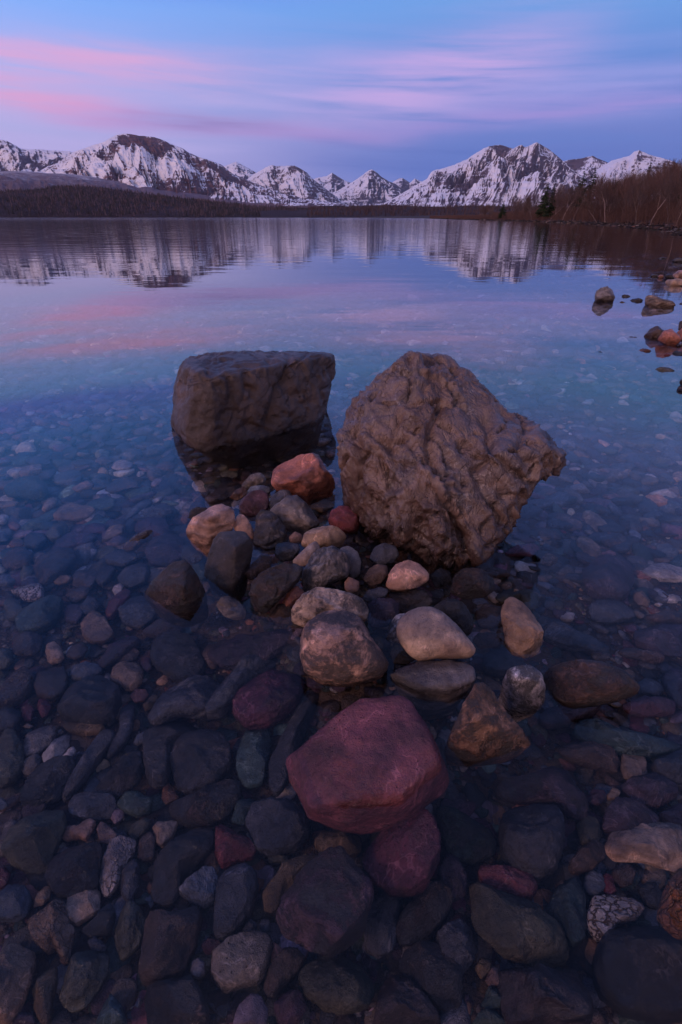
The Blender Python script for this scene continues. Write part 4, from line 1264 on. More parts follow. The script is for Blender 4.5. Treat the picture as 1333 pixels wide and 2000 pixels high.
S_('B', 'dbrown', 'plain', 'blocky', 950, 250, 990, 212, 1078, 208, 1088, 300, 1030, 315, 965, 300)
S_('B', 'ochre', 'plain', 'small rounded', 455, 370, 490, 350, 505, 400, 500, 430, 470, 440)
S_('J', 'teal', 'banded', 'long blade shaped', 585, 1292, 640, 1256, 740, 1262, 860, 1308, 1000, 1338, 1140, 1358, 1250, 1393, 1345, 1403, 1345, 1435, 1250, 1465, 1130, 1482, 960, 1465, 800, 1435, 680, 1385, 608, 1335)
S_('J', 'plum', 'plain', 'large flat', 638, 240, 700, 188, 760, 143, 850, 133, 942, 148, 992, 188, 1008, 300, 972, 385, 900, 428, 800, 418, 700, 385, 642, 302)
S_('J', 'white', 'banded', 'flat angular', 1048, 242, 1120, 188, 1220, 186, 1345, 213, 1345, 303, 1200, 283, 1090, 262)
S_('J', 'slate', 'plain', 'wide flat', 688, 480, 740, 438, 900, 438, 992, 498, 1012, 542, 850, 574, 720, 553)
S_('J', 'slate', 'banded', 'long slanting', 398, 602, 500, 578, 640, 638, 780, 708, 862, 760, 842, 792, 700, 782, 500, 722, 380, 682)
S_('J', 'plum', 'plain', 'broad', 998, 652, 1080, 598, 1345, 588, 1345, 803, 1180, 793, 1020, 723)
S_('J', 'brown', 'plain', 'long flat', 888, 772, 1000, 753, 1150, 788, 1222, 822, 1200, 848, 1050, 832, 930, 802)
S_('J', 'cream', 'pitted', 'cube shaped', 913, 1562, 923, 1473, 1010, 1463, 1082, 1488, 1093, 1592, 1010, 1653, 940, 1633)
S_('J', 'tan', 'plain', 'small angular', 998, 382, 1060, 373, 1117, 420, 1112, 463, 1030, 463, 1003, 422)
S_('J', 'white', 'plain', 'small oval', 1138, 452, 1170, 441, 1207, 455, 1180, 470)
S_('J', 'greytan', 'plain', 'small lens shaped', 985, 497, 1020, 488, 1082, 530, 1060, 548, 1010, 528)
S_('J', 'brown', 'plain', 'long oval', 1083, 522, 1200, 498, 1345, 518, 1345, 578, 1200, 573, 1110, 548)
S_('J', 'plum', 'plain', 'big rounded', 1188, 962, 1260, 888, 1345, 878, 1345, 1183, 1270, 1103, 1220, 1033)
S_('J', 'slate', 'plain', 'flat oval', 1018, 992, 1080, 958, 1182, 983, 1213, 1032, 1180, 1068, 1040, 1053)
S_('J', 'maroon', 'plain', 'wide', 915, 1135, 1040, 1083, 1180, 1078, 1292, 1120, 1283, 1193, 1100, 1208, 960, 1183)
S_('J', 'slate', 'banded', 'rough', 1118, 1542, 1200, 1488, 1345, 1448, 1345, 1663, 1250, 1643, 1150, 1593)
S_('J', 'plum', 'plain', 'rounded flat', 1005, 1722, 1058, 1630, 1130, 1603, 1232, 1640, 1303, 1722, 1250, 1790, 1100, 1780)
S_('J', 'brown', 'plain', 'smooth', 485, 1442, 560, 1388, 700, 1398, 862, 1438, 922, 1510, 902, 1593, 780, 1573, 560, 1503)
S_('J', 'tan', 'mottled', 'knobbly', 355, 165, 400, 115, 450, 105, 490, 130, 480, 170, 420, 190)
S_('J', 'pink', 'plain', 'small rounded', 780, 100, 840, 88, 885, 110, 880, 135, 820, 138)
S_('J', 'plum', 'plain', 'flat wide', 620, 1130, 700, 1110, 800, 1150, 720, 1210, 560, 1270, 420, 1290, 340, 1240, 400, 1170)
S_('J', 'slate', 'plain', 'smooth flat', -20, 800, 60, 755, 170, 765, 260, 830, 270, 880, 180, 920, 60, 930, -30, 900)
S_('J', 'maroon', 'plain', 'small', 940, 600, 1000, 590, 1040, 620, 1010, 650, 950, 640)
S_('C', 'crimson', 'plain', 'lens shaped', 690, 1142, 708, 1090, 758, 1038, 830, 1006, 858, 1020, 833, 1082, 782, 1132, 722, 1203, 696, 1198)
S_('C', 'white', 'plain', 'bright pebble like', 733, 1012, 748, 978, 790, 963, 812, 985, 792, 1022, 750, 1046)
S_('C', 'tan', 'plain', 'house shaped', 528, 1242, 548, 1190, 600, 1133, 642, 1150, 692, 1200, 748, 1300, 700, 1340, 600, 1345, 543, 1312)
S_('C', 'brown', 'banded', 'split flat', 468, 972, 488, 898, 560, 883, 642, 883, 632, 932, 592, 1002, 540, 988)
S_('C', 'brown', 'banded', 'lower split flat', 428, 1032, 520, 988, 592, 1002, 562, 1052, 480, 1083, 438, 1062)
S_('C', 'white', 'mottled', 'crumpled', 58, 1012, 120, 988, 200, 973, 262, 968, 288, 1000, 283, 1063, 210, 1078, 150, 1073, 118, 1032)
S_('C', 'green', 'plain', 'large sloping', 102, 1222, 168, 1140, 248, 1088, 340, 1058, 413, 1078, 393, 1142, 342, 1223, 250, 1275, 130, 1295)
S_('C', 'olive', 'plain', 'blocky', 28, 1112, 58, 1048, 130, 1078, 158, 1150, 120, 1198, 50, 1203, 26, 1152)
S_('C', 'brown', 'speckled', 'large rounded', 213, 882, 248, 820, 328, 783, 400, 748, 482, 753, 503, 800, 440, 873, 380, 923, 290, 973, 228, 942)
S_('C', 'tan', 'plain', 'tan tipped', 198, 802, 238, 768, 322, 768, 302, 792, 230, 833)
S_('C', 'tan', 'plain', 'small angular', 348, 962, 388, 918, 440, 903, 488, 915, 452, 948, 380, 968)
S_('C', 'tan', 'plain', 'flat six sided', 343, 542, 400, 478, 450, 458, 560, 463, 633, 490, 582, 533, 480, 558)
S_('C', 'olive', 'plain', 'smooth lens shaped', 298, 652, 338, 600, 400, 568, 443, 580, 432, 622, 390, 673, 330, 683)
S_('C', 'magenta', 'plain', 'flat', 523, 627, 568, 588, 630, 568, 692, 583, 692, 632, 600, 643)
S_('C', 'maroon', 'plain', 'long flat', 328, 762, 378, 680, 450, 648, 560, 638, 643, 658, 562, 713, 450, 743)
S_('C', 'tan', 'plain', 'two sided', 658, 692, 698, 620, 758, 578, 822, 578, 802, 642, 720, 673)
S_('C', 'maroon', 'plain', 'square flat', 878, 622, 898, 558, 980, 543, 1082, 548, 1102, 600, 1092, 673, 980, 643)
S_('C', 'bluegrey', 'mottled', 'white scrawled', 858, 562, 918, 508, 1000, 468, 1082, 448, 1143, 500, 1050, 533, 950, 548)
S_('C', 'plum', 'plain', 'big smooth', 943, 762, 988, 688, 1080, 658, 1172, 668, 1213, 720, 1182, 803, 1080, 843, 978, 833)
S_('C', 'bluegrey', 'plain', 'leaning flat', 818, 542, 848, 488, 918, 438, 977, 418, 993, 450, 900, 503, 830, 563)
S_('C', 'brown', 'plain', 'long flat', 683, 357, 740, 308, 820, 278, 892, 308, 907, 342, 800, 362, 720, 373)
S_('C', 'green', 'plain', 'flat', 568, 460, 620, 423, 700, 410, 762, 420, 742, 473, 650, 493)
S_('C', 'pinktan', 'plain', 'pale flat', 468, 352, 508, 313, 590, 298, 617, 320, 590, 343, 510, 368)
S_('C', 'grey', 'banded', 'streaked', 353, 302, 368, 263, 450, 238, 522, 233, 543, 270, 512, 323, 420, 328, 358, 318)
S_('C', 'green', 'mottled', 'big speckled', 28, 362, 58, 308, 150, 278, 250, 278, 312, 340, 312, 403, 200, 403, 50, 403)
S_('C', 'pinktan', 'plain', 'pale rounded', 128, 252, 148, 208, 210, 188, 272, 198, 273, 227, 190, 263, 140, 268)
S_('C', 'white', 'plain', 'pale flat', 723, 212, 758, 173, 810, 168, 873, 190, 852, 217, 770, 222)
S_('C', 'lilac', 'plain', 'small pale', 983, 327, 1008, 288, 1060, 280, 1063, 305, 1010, 333)
S_('C', 'white', 'plain', 'thin pale', 988, 427, 1038, 400, 1067, 396, 1042, 427, 1000, 443)
S_('C', 'cream', 'plain', 'pale leaning', 273, 492, 288, 438, 350, 398, 374, 410, 362, 452, 300, 493)
S_('C', 'white', 'plain', 'pale angular', -25, 522, 30, 510, 57, 530, 42, 572, -20, 585)
S_('C', 'bluegrey', 'plain', 'pale wedge', -30, 612, 60, 608, 82, 632, 42, 683, -30, 695)
S_('C', 'brown', 'plain', 'big rounded', 8, 822, 48, 758, 130, 738, 222, 770, 192, 843, 100, 863, 28, 852)
S_('C', 'rust', 'plain', 'small oval', 53, 712, 100, 678, 160, 690, 152, 722, 80, 728)
S_('C', 'olive', 'plain', 'small square', 128, 912, 158, 848, 217, 848, 222, 902, 190, 933, 138, 938)
S_('C', 'maroon', 'plain', 'small flat', 133, 962, 190, 928, 247, 938, 262, 967, 190, 988, 143, 983)
S_('C', 'plum', 'plain', 'rounded', 418, 1152, 448, 1098, 510, 1108, 543, 1160, 502, 1223, 430, 1213)
S_('C', 'slate', 'plain', 'tilted', 508, 1112, 578, 1048, 632, 1068, 648, 1112, 600, 1153, 545, 1163)
S_('C', 'dbrown', 'plain', 'tall flat', 623, 952, 648, 878, 720, 853, 757, 870, 722, 942, 660, 983)
S_('C', 'slate', 'plain', 'dim oval', 763, 922, 798, 878, 900, 848, 983, 880, 953, 952, 850, 988, 778, 962)
S_('C', 'dbrown', 'plain', 'long dark', 928, 1272, 998, 1218, 1100, 1203, 1203, 1230, 1182, 1293, 1050, 1313, 948, 1303)
S_('C', 'slate', 'plain', 'large dim', 768, 1132, 848, 1058, 960, 1038, 1033, 1090, 1012, 1183, 920, 1253, 798, 1223)
S_('C', 'slate', 'plain', 'dim long', 668, 782, 758, 738, 870, 758, 903, 800, 800, 853, 698, 833)
S_('C', 'bluegrey', 'plain', 'low', -30, 932, 40, 903, 102, 920, 102, 952, 50, 978, -30, 975)
S_('C', 'green', 'plain', 'long narrow', 128, 602, 218, 558, 350, 498, 392, 468, 362, 542, 250, 603, 160, 623)
S_('C', 'teal', 'plain', 'thin flat', 233, 602, 300, 568, 382, 558, 372, 592, 300, 618)
S_('C', 'slate', 'plain', 'square dark', 153, 682, 198, 628, 280, 628, 303, 682, 240, 738, 158, 723)
S_('C', 'salmon', 'plain', 'small reddish', 53, 582, 95, 560, 143, 590, 112, 622, 65, 613)
S_('C', 'plum', 'plain', 'flat dim', 158, 172, 230, 143, 322, 153, 332, 182, 240, 198)
S_('C', 'plum', 'plain', 'small dim', 248, 262, 300, 223, 372, 223, 342, 272, 280, 293)
S_('C', 'tan', 'plain', 'pale long', -30, 472, 0, 443, 60, 436, 132, 438, 102, 467, 30, 478)
S_('D', 'slate', 'speckled', 'large egg shaped', 868, 232, 898, 158, 960, 118, 1040, 108, 1112, 138, 1163, 220, 1193, 302, 1153, 373, 1060, 388, 958, 342, 888, 282)
S_('D', 'black', 'plain', 'big rounded', 333, 532, 348, 448, 400, 388, 500, 358, 602, 368, 693, 428, 703, 512, 663, 603, 560, 643, 430, 628, 348, 592)
S_('D', 'ochre', 'plain', 'flat', 355, 640, 420, 618, 540, 638, 622, 650, 592, 688, 480, 698, 398, 678)
S_('D', 'tan', 'pitted', 'round orange', 638, 382, 658, 308, 720, 278, 802, 283, 833, 330, 822, 393, 770, 438, 720, 433, 688, 402)
S_('D', 'bluegrey', 'plain', 'smooth pale', 400, 342, 428, 298, 500, 281, 562, 288, 598, 320, 562, 353, 480, 378, 418, 378)
S_('D', 'cream', 'plain', 'small bright', 260, 252, 273, 183, 320, 163, 362, 200, 373, 247, 342, 273, 290, 281)
S_('D', 'slate', 'plain', 'long plank like', 343, 1082, 378, 1010, 448, 900, 538, 758, 608, 668, 677, 678, 663, 732, 562, 852, 482, 962, 402, 1053, 370, 1088, facets=2)
S_('D', 'slate', 'plain', 'upper plank like', 598, 852, 638, 778, 688, 698, 698, 568, 728, 528, 787, 528, 773, 642, 742, 722, 680, 803, facets=2)
S_('D', 'white', 'plain', 'pointed', 241, 822, 278, 758, 350, 708, 407, 686, 398, 752, 352, 823, 312, 881, 263, 873, facets=7)
S_('D', 'white', 'plain', 'small wedge', 356, 832, 388, 788, 430, 766, 445, 790, 412, 833, 370, 841)
S_('D', 'greytan', 'plain', 'smooth small', 128, 912, 148, 848, 210, 808, 243, 830, 238, 882, 180, 933, 143, 933)
S_('D', 'grey', 'plain', 'wide smooth', 133, 762, 158, 698, 240, 653, 322, 648, 333, 692, 292, 753, 210, 813, 148, 823)
S_('D', 'olive', 'plain', 'large angular', -20, 760, 38, 668, 92, 678, 133, 760, 143, 862, 82, 963, -20, 1005, facets=7)
S_('D', 'dark', 'speckled', 'large', 118, 1092, 158, 978, 248, 878, 330, 838, 433, 838, 443, 902, 382, 1003, 332, 1063, 200, 1113)
S_('D', 'dark', 'plain', 'very large egg shaped', 983, 852, 1008, 758, 1080, 698, 1180, 678, 1292, 698, 1343, 780, 1333, 882, 1252, 983, 1120, 1043, 1018, 1003, facets=2)
S_('D', 'dark', 'plain', 'tall', 833, 702, 898, 638, 980, 598, 1082, 593, 1153, 640, 1152, 682, 1060, 703, 1000, 773, 983, 852, 988, 953, 930, 1013, 858, 983, 833, 852)
S_('D', 'slate', 'banded', 'large streaked', 858, 602, 898, 518, 1000, 428, 1120, 378, 1232, 388, 1335, 458, 1343, 542, 1200, 593, 1100, 603, 1000, 603, 898, 663)
S_('D', 'greytan', 'plain', 'small upright', 643, 592, 668, 528, 700, 513, 714, 550, 692, 603, 658, 608)
S_('D', 'salmon', 'plain', 'small smooth', 753, 472, 788, 433, 840, 430, 864, 460, 832, 503, 778, 508)
S_('D', 'ochre', 'plain', 'small bright', 828, 522, 868, 478, 915, 468, 917, 502, 870, 543, 838, 558)
S_('D', 'brown', 'plain', 'small tilted', 693, 272, 728, 218, 790, 198, 812, 220, 782, 263, 720, 286)
S_('D', 'maroon', 'plain', 'small angular', 818, 282, 848, 243, 875, 258, 882, 312, 850, 338, 828, 312)
S_('D', 'brown', 'mottled', 'large white veined', -25, 472, 18, 398, 100, 338, 162, 308, 203, 370, 182, 433, 110, 503, 30, 533, -25, 525)
S_('D', 'dbrown', 'plain', 'squarish', 198, 422, 228, 348, 300, 308, 372, 308, 403, 370, 372, 453, 300, 493, 218, 473)
S_('D', 'crimson', 'plain', 'small squarish', 128, 592, 128, 538, 170, 518, 202, 550, 182, 613, 145, 614)
S_('D', 'crimson', 'plain', 'small rounded', 218, 542, 223, 488, 265, 486, 298, 530, 272, 583, 240, 593)
S_('D', 'dark', 'plain', 'left edge', -25, 562, 60, 533, 117, 550, 122, 602, 90, 663, -25, 685)
S_('D', 'bluegrey', 'plain', 'small smooth', 773, 747, 798, 698, 850, 658, 878, 680, 832, 743, 790, 758)
S_('D', 'dark', 'speckled', 'rough', 598, 982, 658, 878, 710, 788, 770, 753, 822, 790, 833, 882, 802, 973, 700, 1033, 600, 1043, 538, 1003, noise=1.6)
S_('D', 'slate', 'plain', 'wide flat', 398, 1092, 448, 1043, 560, 1038, 662, 1048, 678, 1112, 642, 1173, 500, 1188, 408, 1163)
S_('D', 'green', 'plain', 'flat smooth', 678, 1092, 728, 1033, 800, 1018, 888, 1073, 873, 1143, 800, 1173, 698, 1133)
S_('D', 'plum', 'plain', 'oval', 123, 1142, 148, 1088, 210, 1043, 267, 1068, 273, 1122, 200, 1163, 138, 1178)
S_('D', 'rust', 'plain', 'small knobbly', 933, 1062, 948, 998, 977, 968, 1002, 1020, 1043, 1062, 960, 1103)
S_('D', 'brown', 'speckled', 'big dark', 978, 1092, 1100, 1048, 1250, 988, 1335, 958, 1393, 980, 1383, 1063, 1303, 1173, 1200, 1213, 1060, 1213, 988, 1163)
S_('D', 'brown', 'plain', 'lens shaped', 378, 242, 418, 188, 480, 168, 513, 190, 482, 243, 438, 263)
S_('D', 'dbrown', 'plain', 'flat rounded', 63, 212, 88, 138, 160, 108, 242, 118, 243, 182, 190, 233, 98, 233)
S_('D', 'plum', 'plain', 'long sloping', 538, 282, 618, 198, 700, 148, 790, 128, 823, 160, 762, 203, 690, 263, 598, 303)
S_('D', 'brown', 'plain', 'pointed', 1168, 232, 1208, 178, 1280, 168, 1293, 222, 1252, 313, 1218, 313)
S_('D', 'olive', 'plain', 'edge', -25, 208, 70, 203, 83, 260, 32, 308, -25, 315)
S_('D', 'lilac', 'plain', 'tiny pale', 640, 1180, 668, 1128, 700, 1118, 727, 1130, 700, 1190, 665, 1215)
S_('D', 'cream', 'plain', 'tiny thin', 128, 648, 160, 630, 198, 645, 170, 662)
S_('D', 'bluegrey', 'plain', 'edge pale', -20, 1070, 20, 1060, 52, 1105, 20, 1135, -20, 1145)
S_('P', 'magenta', 'plain', 'large flat', 450, 1360, 480, 1335, 540, 1312, 590, 1310, 605, 1330, 580, 1380, 530, 1410, 480, 1418, 458, 1395)
S_('P', 'teal', 'plain', 'flat rectangular', 462, 1470, 480, 1425, 525, 1418, 530, 1450, 515, 1530, 480, 1538, 463, 1510)
S_('P', 'slate', 'plain', 'tall pale', 525, 1490, 560, 1420, 610, 1340, 640, 1345, 600, 1420, 570, 1500, 550, 1560, 528, 1545)
S_('P', 'slate', 'banded', 'broad angular', 395, 1400, 440, 1330, 480, 1280, 560, 1240, 540, 1300, 470, 1350, 440, 1400)
S_('P', 'plum', 'plain', 'long angular', 400, 1275, 470, 1240, 560, 1225, 585, 1250, 520, 1290, 440, 1305)
S_('E', 'olive', 'plain', 'very large', 13, 252, 48, 148, 128, 58, 250, 18, 373, 13, 383, 82, 322, 203, 262, 343, 150, 353, 58, 312, facets=6)
S_('E', 'pinktan', 'plain', 'bone shaped', 343, 152, 378, 98, 450, 93, 540, 60, 557, 80, 502, 183, 460, 163, 370, 178)
S_('E', 'pinktan', 'plain', 'pale triangular', 560, 122, 588, 70, 640, 108, 682, 152, 642, 203, 578, 193)
S_('E', 'olive', 'plain', 'small blocky', 738, 142, 788, 68, 850, 53, 882, 80, 842, 143, 768, 183)
S_('E', 'cream', 'banded', 'striped', 883, 112, 928, 68, 1000, 48, 1033, 80, 1002, 163, 940, 223, 903, 193)
S_('E', 'brown', 'plain', 'bullet shaped', 793, 242, 818, 168, 875, 128, 903, 180, 892, 293, 830, 308, 793, 282)
S_('E', 'dbrown', 'speckled', 'large', 268, 422, 308, 298, 400, 218, 560, 198, 603, 240, 573, 353, 562, 453, 400, 503, 328, 503, facets=7)
S_('E', 'white', 'mottled', 'long brown veined', 563, 402, 598, 298, 638, 198, 700, 166, 793, 183, 773, 252, 722, 343, 682, 433, 620, 523, 588, 473, facets=7)
S_('E', 'cream', 'plain', 'bright rounded square', 386, 562, 393, 488, 450, 458, 550, 443, 583, 470, 578, 593, 530, 623, 440, 678, 398, 653)
S_('E', 'slate', 'banded', 'pointed oval', 688, 422, 718, 338, 780, 288, 810, 328, 803, 453, 750, 543, 708, 513)
S_('E', 'dark', 'plain', 'large flat faced', 878, 482, 898, 298, 1010, 198, 1130, 118, 1238, 108, 1238, 212, 1152, 303, 1052, 403, 1043, 483, 980, 563, 888, 543, facets=6)
S_('E', 'bluegrey', 'plain', 'smooth shell like', 1028, 482, 1078, 418, 1150, 368, 1190, 338, 1243, 343, 1268, 402, 1243, 533, 1180, 573, 1108, 548, facets=2)
S_('E', 'tan', 'mottled', 'carved looking', 143, 632, 198, 588, 280, 528, 340, 513, 383, 560, 403, 662, 438, 692, 402, 803, 393, 903, 350, 883, 318, 783, 270, 828, 198, 763, facets=7)
S_('E', 'black', 'plain', 'hollow looking', 468, 702, 558, 618, 640, 538, 673, 602, 642, 723, 520, 743)  # black stone shape standing in for the shade of a hole between stones
S_('E', 'olive', 'banded', 'diamond shaped', 663, 682, 698, 598, 760, 533, 822, 578, 851, 650, 812, 783, 740, 853, 698, 878, 668, 782)
S_('E', 'brown', 'plain', 'very large', 808, 962, 818, 818, 848, 648, 918, 568, 1050, 558, 1140, 548, 1171, 620, 1132, 783, 1052, 933, 900, 1013, 818, 1003)
S_('E', 'bluegrey', 'banded', 'dim rounded', -25, 602, 0, 498, 60, 443, 152, 448, 188, 512, 152, 613, 80, 648, -25, 643)
S_('E', 'tan', 'plain', 'tall weathered', -25, 962, 38, 808, 90, 780, 192, 808, 203, 862, 162, 1003, 112, 1153, 50, 1250, -25, 1250)
S_('E', 'ochre', 'plain', 'curved wedge', 178, 1052, 218, 968, 332, 908, 333, 983, 303, 1103, 293, 1250, 238, 1250, 198, 1153)
S_('E', 'olive', 'banded', 'large oblong', 343, 1082, 368, 968, 438, 848, 520, 818, 633, 848, 623, 953, 562, 1053, 480, 1153, 418, 1168, 358, 1133)
S_('E', 'teal', 'plain', 'triangular', 555, 1250, 598, 1128, 640, 1058, 702, 1128, 745, 1250)
S_('E', 'white', 'plain', 'round bright', 1103, 942, 1113, 883, 1150, 863, 1188, 890, 1188, 952, 1150, 988, 1113, 972, facets=1)
S_('E', 'brown', 'speckled', 'broad', 843, 1102, 868, 1038, 980, 983, 1102, 963, 1173, 1062, 1213, 1183, 1203, 1255, 855, 1255)
S_('E', 'tan', 'plain', 'narrow', 188, 572, 218, 488, 265, 443, 300, 460, 292, 513, 240, 563)
S_('E', 'maroon', 'plain', 'small oval', 1163, 792, 1208, 748, 1282, 768, 1273, 823, 1190, 843)
S_('E', 'crimson', 'plain', 'left edge', -25, 472, -25, 345, 30, 328, 63, 370, 42, 443)
S_('E', 'plum', 'plain', 'bottom edge', 68, 1250, 118, 1178, 180, 1168, 225, 1250)
S_('E', 'white', 'plain', 'tiny slim', 778, 1142, 808, 1088, 830, 1110, 802, 1153)
S_('E', 'slate', 'plain', 'small flat', 508, 772, 550, 738, 622, 790, 602, 823, 530, 823)
S_('E', 'bluegrey', 'plain', 'small dull', 838, 522, 878, 488, 902, 540, 870, 578)
S_('E', 'rust', 'plain', 'tiny orange', 848, 450, 870, 412, 892, 430, 888, 480, 860, 490)
S_('E', 'rust', 'plain', 'small orange', 345, 880, 370, 830, 400, 840, 400, 890, 370, 905)
S_('F', 'crimson', 'plain', 'brick red', 3, 332, 38, 303, 100, 308, 172, 368, 228, 440, 212, 483, 120, 503, 38, 543, 3, 473)
S_('F', 'slate', 'plain', 'long dark oval', -3, 802, 18, 598, 58, 538, 150, 518, 222, 558, 238, 652, 202, 783, 102, 913, 20, 933, -8, 903, facets=2)
S_('F', 'slate', 'plain', 'smooth egg shaped', 163, 302, 198, 208, 300, 173, 420, 193, 503, 280, 513, 362, 452, 433, 330, 468, 228, 443, facets=1)
S_('F', 'ochre', 'plain', 'yellow brown', 248, 682, 288, 588, 380, 518, 500, 478, 583, 490, 503, 563, 422, 643, 342, 733, 332, 783, 268, 773, z=-0.27)
S_('F', 'ochre', 'plain', 'dim slab like', 533, 412, 568, 358, 680, 343, 792, 370, 803, 453, 700, 483, 640, 468, 598, 483)
S_('F', 'mauve', 'speckled', 'very large many sided', 328, 782, 368, 698, 438, 608, 530, 528, 620, 473, 692, 468, 742, 538, 822, 608, 863, 672, 833, 763, 793, 883, 702, 953, 610, 1003, 500, 993, 398, 923, 348, 853, thick=0.10, boxy=3.2, z=-0.17)
S_('F', 'magenta', 'pitted', 'large faceted', 793, 472, 848, 398, 950, 298, 1060, 263, 1132, 258, 1193, 318, 1223, 402, 1213, 503, 1152, 623, 1060, 663, 948, 653, 858, 583, 808, 523, thick=0.09, boxy=3, z=-0.18)
S_('F', 'slate', 'plain', 'tall dim', 803, 862, 828, 758, 890, 688, 960, 668, 1003, 720, 993, 852, 972, 983, 890, 1033, 818, 983)
S_('F', 'dbrown', 'speckled', 'long white dotted', 978, 872, 1008, 798, 1080, 708, 1160, 638, 1210, 616, 1272, 658, 1293, 732, 1242, 833, 1152, 903, 1040, 963, 998, 953)
S_('F', 'greytan', 'pitted', 'pale pitted', -15, 1132, -15, 1008, 78, 928, 200, 893, 292, 903, 318, 952, 292, 1063, 242, 1163, 150, 1183, 38, 1213)
S_('F', 'brown', 'plain', 'smooth oblong', 263, 1192, 308, 1058, 380, 983, 440, 978, 493, 1030, 462, 1093, 372, 1183, 322, 1248, 278, 1243)
S_('F', 'olive', 'plain', 'large smooth', 448, 1132, 498, 1058, 600, 1013, 720, 1028, 802, 1058, 863, 1140, 873, 1213, 832, 1293, 720, 1328, 598, 1313, 498, 1243)
S_('F', 'lilac', 'plain', 'pale bottom', 95, 1400, 128, 1288, 200, 1226, 252, 1238, 293, 1320, 278, 1400)
S_('F', 'maroon', 'plain', 'bottom', 318, 1292, 368, 1213, 460, 1203, 503, 1303, 475, 1400, 348, 1400)
S_('F', 'dbrown', 'speckled', 'large purple tinged', 988, 1062, 1018, 988, 1100, 948, 1210, 943, 1293, 1010, 1343, 1103, 1338, 1283, 1250, 1313, 1150, 1243, 1038, 1143)
S_('F', 'dbrown', 'plain', 'broad triangular', 855, 1400, 898, 1178, 960, 1108, 1050, 1158, 1152, 1253, 1245, 1400)
S_('F', 'teal', 'plain', 'flat', 88, 292, 118, 188, 190, 158, 252, 190, 183, 253, 160, 313)
S_('F', 'maroon', 'plain', 'dim', 1238, 562, 1258, 468, 1330, 498, 1343, 622, 1290, 653)
S_('F', 'slate', 'plain', 'small rounded', 148, 882, 188, 818, 237, 850, 232, 893, 168, 903)
S_('F', 'bluegrey', 'plain', 'small blue', 238, 852, 258, 818, 300, 823, 303, 883, 260, 893)
S_('F', 'olive', 'plain', 'small flat', 285, 490, 340, 468, 400, 475, 395, 510, 300, 518)
S_('G', 'plum', 'speckled', 'wide white flecked', 323, 112, 368, 68, 520, 48, 640, -22, 730, -2, 763, 92, 823, 172, 823, 253, 740, 283, 678, 203, 560, 173, 430, 183, 338, 163)
S_('G', 'slate', 'plain', 'huge rounded', 343, 332, 368, 248, 440, 198, 540, 188, 652, 228, 693, 322, 693, 423, 652, 543, 560, 603, 438, 563, 358, 463, facets=2)
S_('G', 'green', 'speckled', 'long sloping', 63, 432, -2, 228, 60, 218, 180, 268, 292, 338, 333, 392, 323, 463, 210, 513, 98, 483)
S_('G', 'purple', 'plain', 'bright pinkish', 228, 572, 258, 508, 340, 503, 432, 543, 512, 578, 553, 652, 532, 703, 470, 718, 378, 683, 278, 653)
S_('G', 'olive', 'pitted', 'large tan faced', 173, 642, 230, 638, 310, 678, 400, 688, 522, 738, 632, 818, 702, 900, 738, 1000, 722, 1043, 620, 1073, 478, 1043, 358, 1003, 228, 933, 183, 862, 188, 740, facets=7, thick=0.08)
S_('G', 'white', 'mottled', 'chunky crusted', 813, 802, 848, 698, 950, 693, 1080, 718, 1133, 760, 1082, 823, 980, 843, 922, 923, 870, 933, 823, 862)
S_('G', 'black', 'plain', 'huge', 858, 1002, 898, 918, 980, 848, 1080, 818, 1180, 838, 1302, 918, 1350, 960, 1350, 1350, 1200, 1345, 1018, 1313, 898, 1203, 858, 1103, facets=3)
S_('G', 'cream', 'banded', 'long pale rough', 913, 402, 958, 338, 1060, 338, 1180, 293, 1260, 288, 1350, 318, 1350, 513, 1280, 563, 1230, 578, 1120, 533, 1028, 503, 948, 473, facets=8, z=-0.17)
S_('G', 'dbrown', 'banded', 'big slab like', 348, 1082, 438, 1058, 600, 1078, 742, 1130, 803, 1200, 843, 1300, 843, 1390, 395, 1390, 348, 1253)
S_('G', 'brown', 'plain', 'dim squarish', 718, 522, 768, 448, 850, 388, 908, 418, 918, 483, 852, 543, 780, 568, 728, 563)
S_('G', 'olive', 'plain', 'dim rounded', 758, 302, 808, 260, 872, 278, 908, 350, 882, 403, 790, 413)
S_('G', 'plum', 'plain', 'triangular', 903, 332, 918, 228, 970, 168, 1042, 173, 1152, 228, 1223, 280, 1182, 303, 1060, 338, 958, 343)
S_('G', 'plum', 'plain', 'smooth', 998, 102, 1078, 38, 1180, 28, 1293, 88, 1313, 152, 1202, 213, 1078, 183)
S_('G', 'maroon', 'plain', 'small flat', 813, 152, 848, 118, 912, 128, 928, 162, 880, 208, 828, 193)
S_('G', 'tan', 'plain', 'small', 918, 152, 958, 108, 1003, 128, 983, 168, 933, 173)
S_('G', 'bluegrey', 'plain', 'small pale green', 798, 642, 808, 578, 850, 553, 903, 578, 923, 642, 880, 693, 818, 683)
S_('G', 'brown', 'plain', 'small rounded', 948, 572, 978, 528, 1040, 523, 1083, 568, 1062, 633, 1010, 643, 963, 607)
S_('G', 'crimson', 'plain', 'small dim', 898, 592, 918, 568, 962, 588, 988, 662, 940, 693, 908, 662)
S_('G', 'teal', 'plain', 'tall plank like', 598, 762, 648, 658, 740, 598, 803, 678, 813, 822, 803, 933, 740, 963, 698, 882, 638, 823)
S_('G', 'slate', 'plain', 'blocky', 5, 900, 60, 848, 140, 818, 203, 878, 243, 962, 202, 1053, 140, 1120, 40, 1040)
S_('G', 'pinktan', 'plain', 'small upright', 268, 1142, 308, 1068, 352, 1048, 352, 1183, 290, 1173)
S_('G', 'green', 'plain', 'bottom edge', 185, 1390, 248, 1308, 330, 1288, 405, 1390)
S_('G', 'green', 'plain', 'dim', 238, 1282, 288, 1178, 352, 1178, 372, 1293, 298, 1303)
